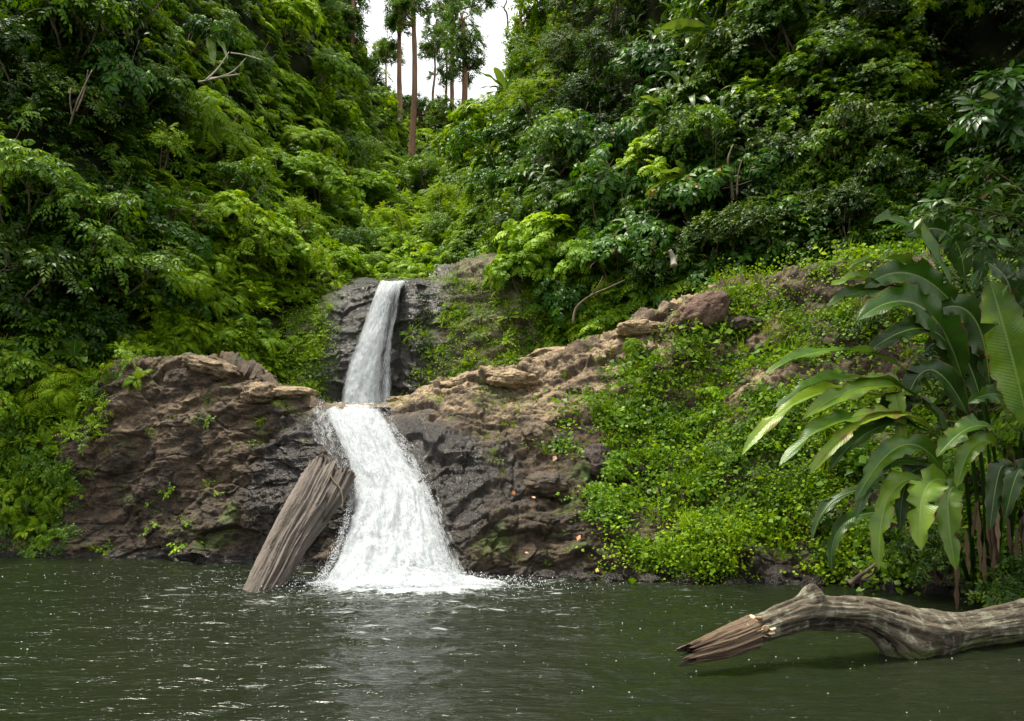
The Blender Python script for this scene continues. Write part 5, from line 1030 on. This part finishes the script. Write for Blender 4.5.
# bare branches and a pale stump among the leaves
def twigs(name, px, py, d, lines, label, mat=M_PALE, cat="branch"):
    P0 = at(px, py, d); A = Acc()
    for r, pts in lines: A.add(*tube(spline([at(a, b_, d + rng.normal() * .08) - P0 for a, b_ in pts], 14), np.linspace(r, r * .45, 14), 6, .1))
    return tag(link(name, mesh_acc(name, A, mat), loc=P0), label, cat)
twigs("bare_branch", 200, 82, 21.8, [(.022, [(198, 82), (212, 79), (232, 72), (246, 58)]), (.025, [(206, 80), (218, 68), (229, 52)]), (.03, [(210, 79), (228, 76), (240, 74)]), (.02, [(231, 53), (245, 55), (262, 60)])], "pale bare forked branch sticking out of the left slope")
twigs("pale_stem", 72, 120, 19.3, [(.025, [(70, 125), (78, 100), (92, 70)]), (.022, [(72, 115), (70, 100), (71, 88)]), (.02, [(76, 112), (84, 92), (88, 70)])], "cluster of thin bare stems in the dark of the far left trees", mat=M_TWIG, cat="stem")
twigs("bare_branch", 573, 322, 20.2, [(.035, [(573, 324), (576, 308), (590, 296), (608, 288), (625, 280)]), (.02, [(590, 296), (598, 286), (603, 276)])], "thin curved bare branch in front of the light green bushes right of the upper fall", M_TWIG)
twigs("broken_stem", 673, 264, 20.0, [(.09, [(674, 266), (673, 258), (670, 250)])], "short pale broken stem above the reddish boulder", cat="stem")
twigs("vine_stem", 730, 200, 20.6, [(.045, [(733, 200), (731, 180), (728, 160), (733, 145)]), (.03, [(737, 195), (738, 175), (742, 160)])], "brown hanging stem on the right slope below the long-leaved plants", M_TWIG, "stem")
twigs("driftwood", 862, 582, 11.6, [(.045, [(850, 584), (858, 577), (868, 570), (880, 561)]), (.03, [(846, 580), (856, 582), (872, 574), (876, 566)]), (.025, [(862, 588), (860, 575), (851, 566)]), (.02, [(857, 580), (870, 580), (884, 582)])], "small reddish tangle of driftwood at the waterline under the big leaves", M_TWIG, "driftwood")

# small plants rooted in the left rock, fallen leaves
WEED = [mesh_acc("weed_leaves", sprig_alt(7, .2, 5, .07, L_RND, .3, twigs=False), M_LIGHT) for _ in range(3)]; WST = mesh_acc("weed_stem", limbs([(0, 0, .08, .08)], (0, 0, -.06), .006), M_TWIG)
for i, (px, py, s_) in enumerate([(106, 549, 1.1), (147, 533, .9), (157, 524, .7), (180, 546, 1.2), (63, 493, 1.0), (82, 496, .6), (169, 491, 1.0), (207, 489, 1.1), (219, 494, .6), (201, 546, .9), (171, 531, .6), (188, 523, .6), (105, 437, 1.2), (208, 421, .9), (150, 504, .5), (262, 420, .7), (205, 372, .7)]):
    P, n = front_at(px, py); e = empty("weed", P + n * .02); e.scale = (s_,) * 3; e.rotation_euler = Vector(nrm(n + Z * .8)).to_track_quat('Z', 'Y').to_euler(); link("leaves", WEED[i % 3], e); link("stem", WST, e)
    tag(e, "small bright green weed rooted in a crack of the bare left outcrop", "weed", "weeds on the left outcrop")
FLM = {}
for nme, c in (("orange", (.55, .20, .05)), ("yellow", (.60, .42, .08)), ("tan", (.45, .28, .16))):
    m, t, o_ = nodes("fallen_" + nme); bb = bsdf(t, mixc_(t, noise(t, pos(t), 25, 3), c, tuple(x * .6 for x in c)), .6); t.links.new(bb.outputs[0], o_.inputs[0]); FLM[nme] = m
for i, (px, py, cname, s_) in enumerate([(507, 497, "orange", .14), (553, 462, "tan", .16), (612, 514, "orange", .17), (579, 545, "orange", .13), (607, 567, "yellow", .13), (656, 494, "tan", .10), (646, 410, "tan", .09), (596, 577, "yellow", .10), (535, 505, "tan", .09), (764, 535, "tan", .12), (795, 538, "orange", .12), (845, 272, "orange", .10), (862, 280, "orange", .1), (880, 276, "tan", .1), (690, 330, "tan", .1), (700, 470, "orange", .08), (525, 560, "tan", .08)]):
    P, n = front_at(px, py); V, F = leaf_t(.3, .08, .2); M = frames(np.cross(n, rng.normal(size=3))[None], (n + [0, -.4, .2])[None])[0]
    o = link("fallen_leaf", mesh_np("fallen_leaf", (V * s_) @ M.T, F, mats=[FLM[cname]]), loc=P + n * .12 + np.array([0, -.05, .03])); tag(o, "curled %s fallen leaf lying on the right bank" % cname, "leaf", "%s fallen leaves on the right bank" % cname)
V, F = leaf_t(.35, .08, .2); pp = at(270, 560, 12.3 - .22); tag(link("fallen_leaf", mesh_np("fallen_leaf", V * .11, F, mats=[FLM["yellow"]]), loc=pp), "yellow leaf stuck on the lower part of the leaning log", "leaf")
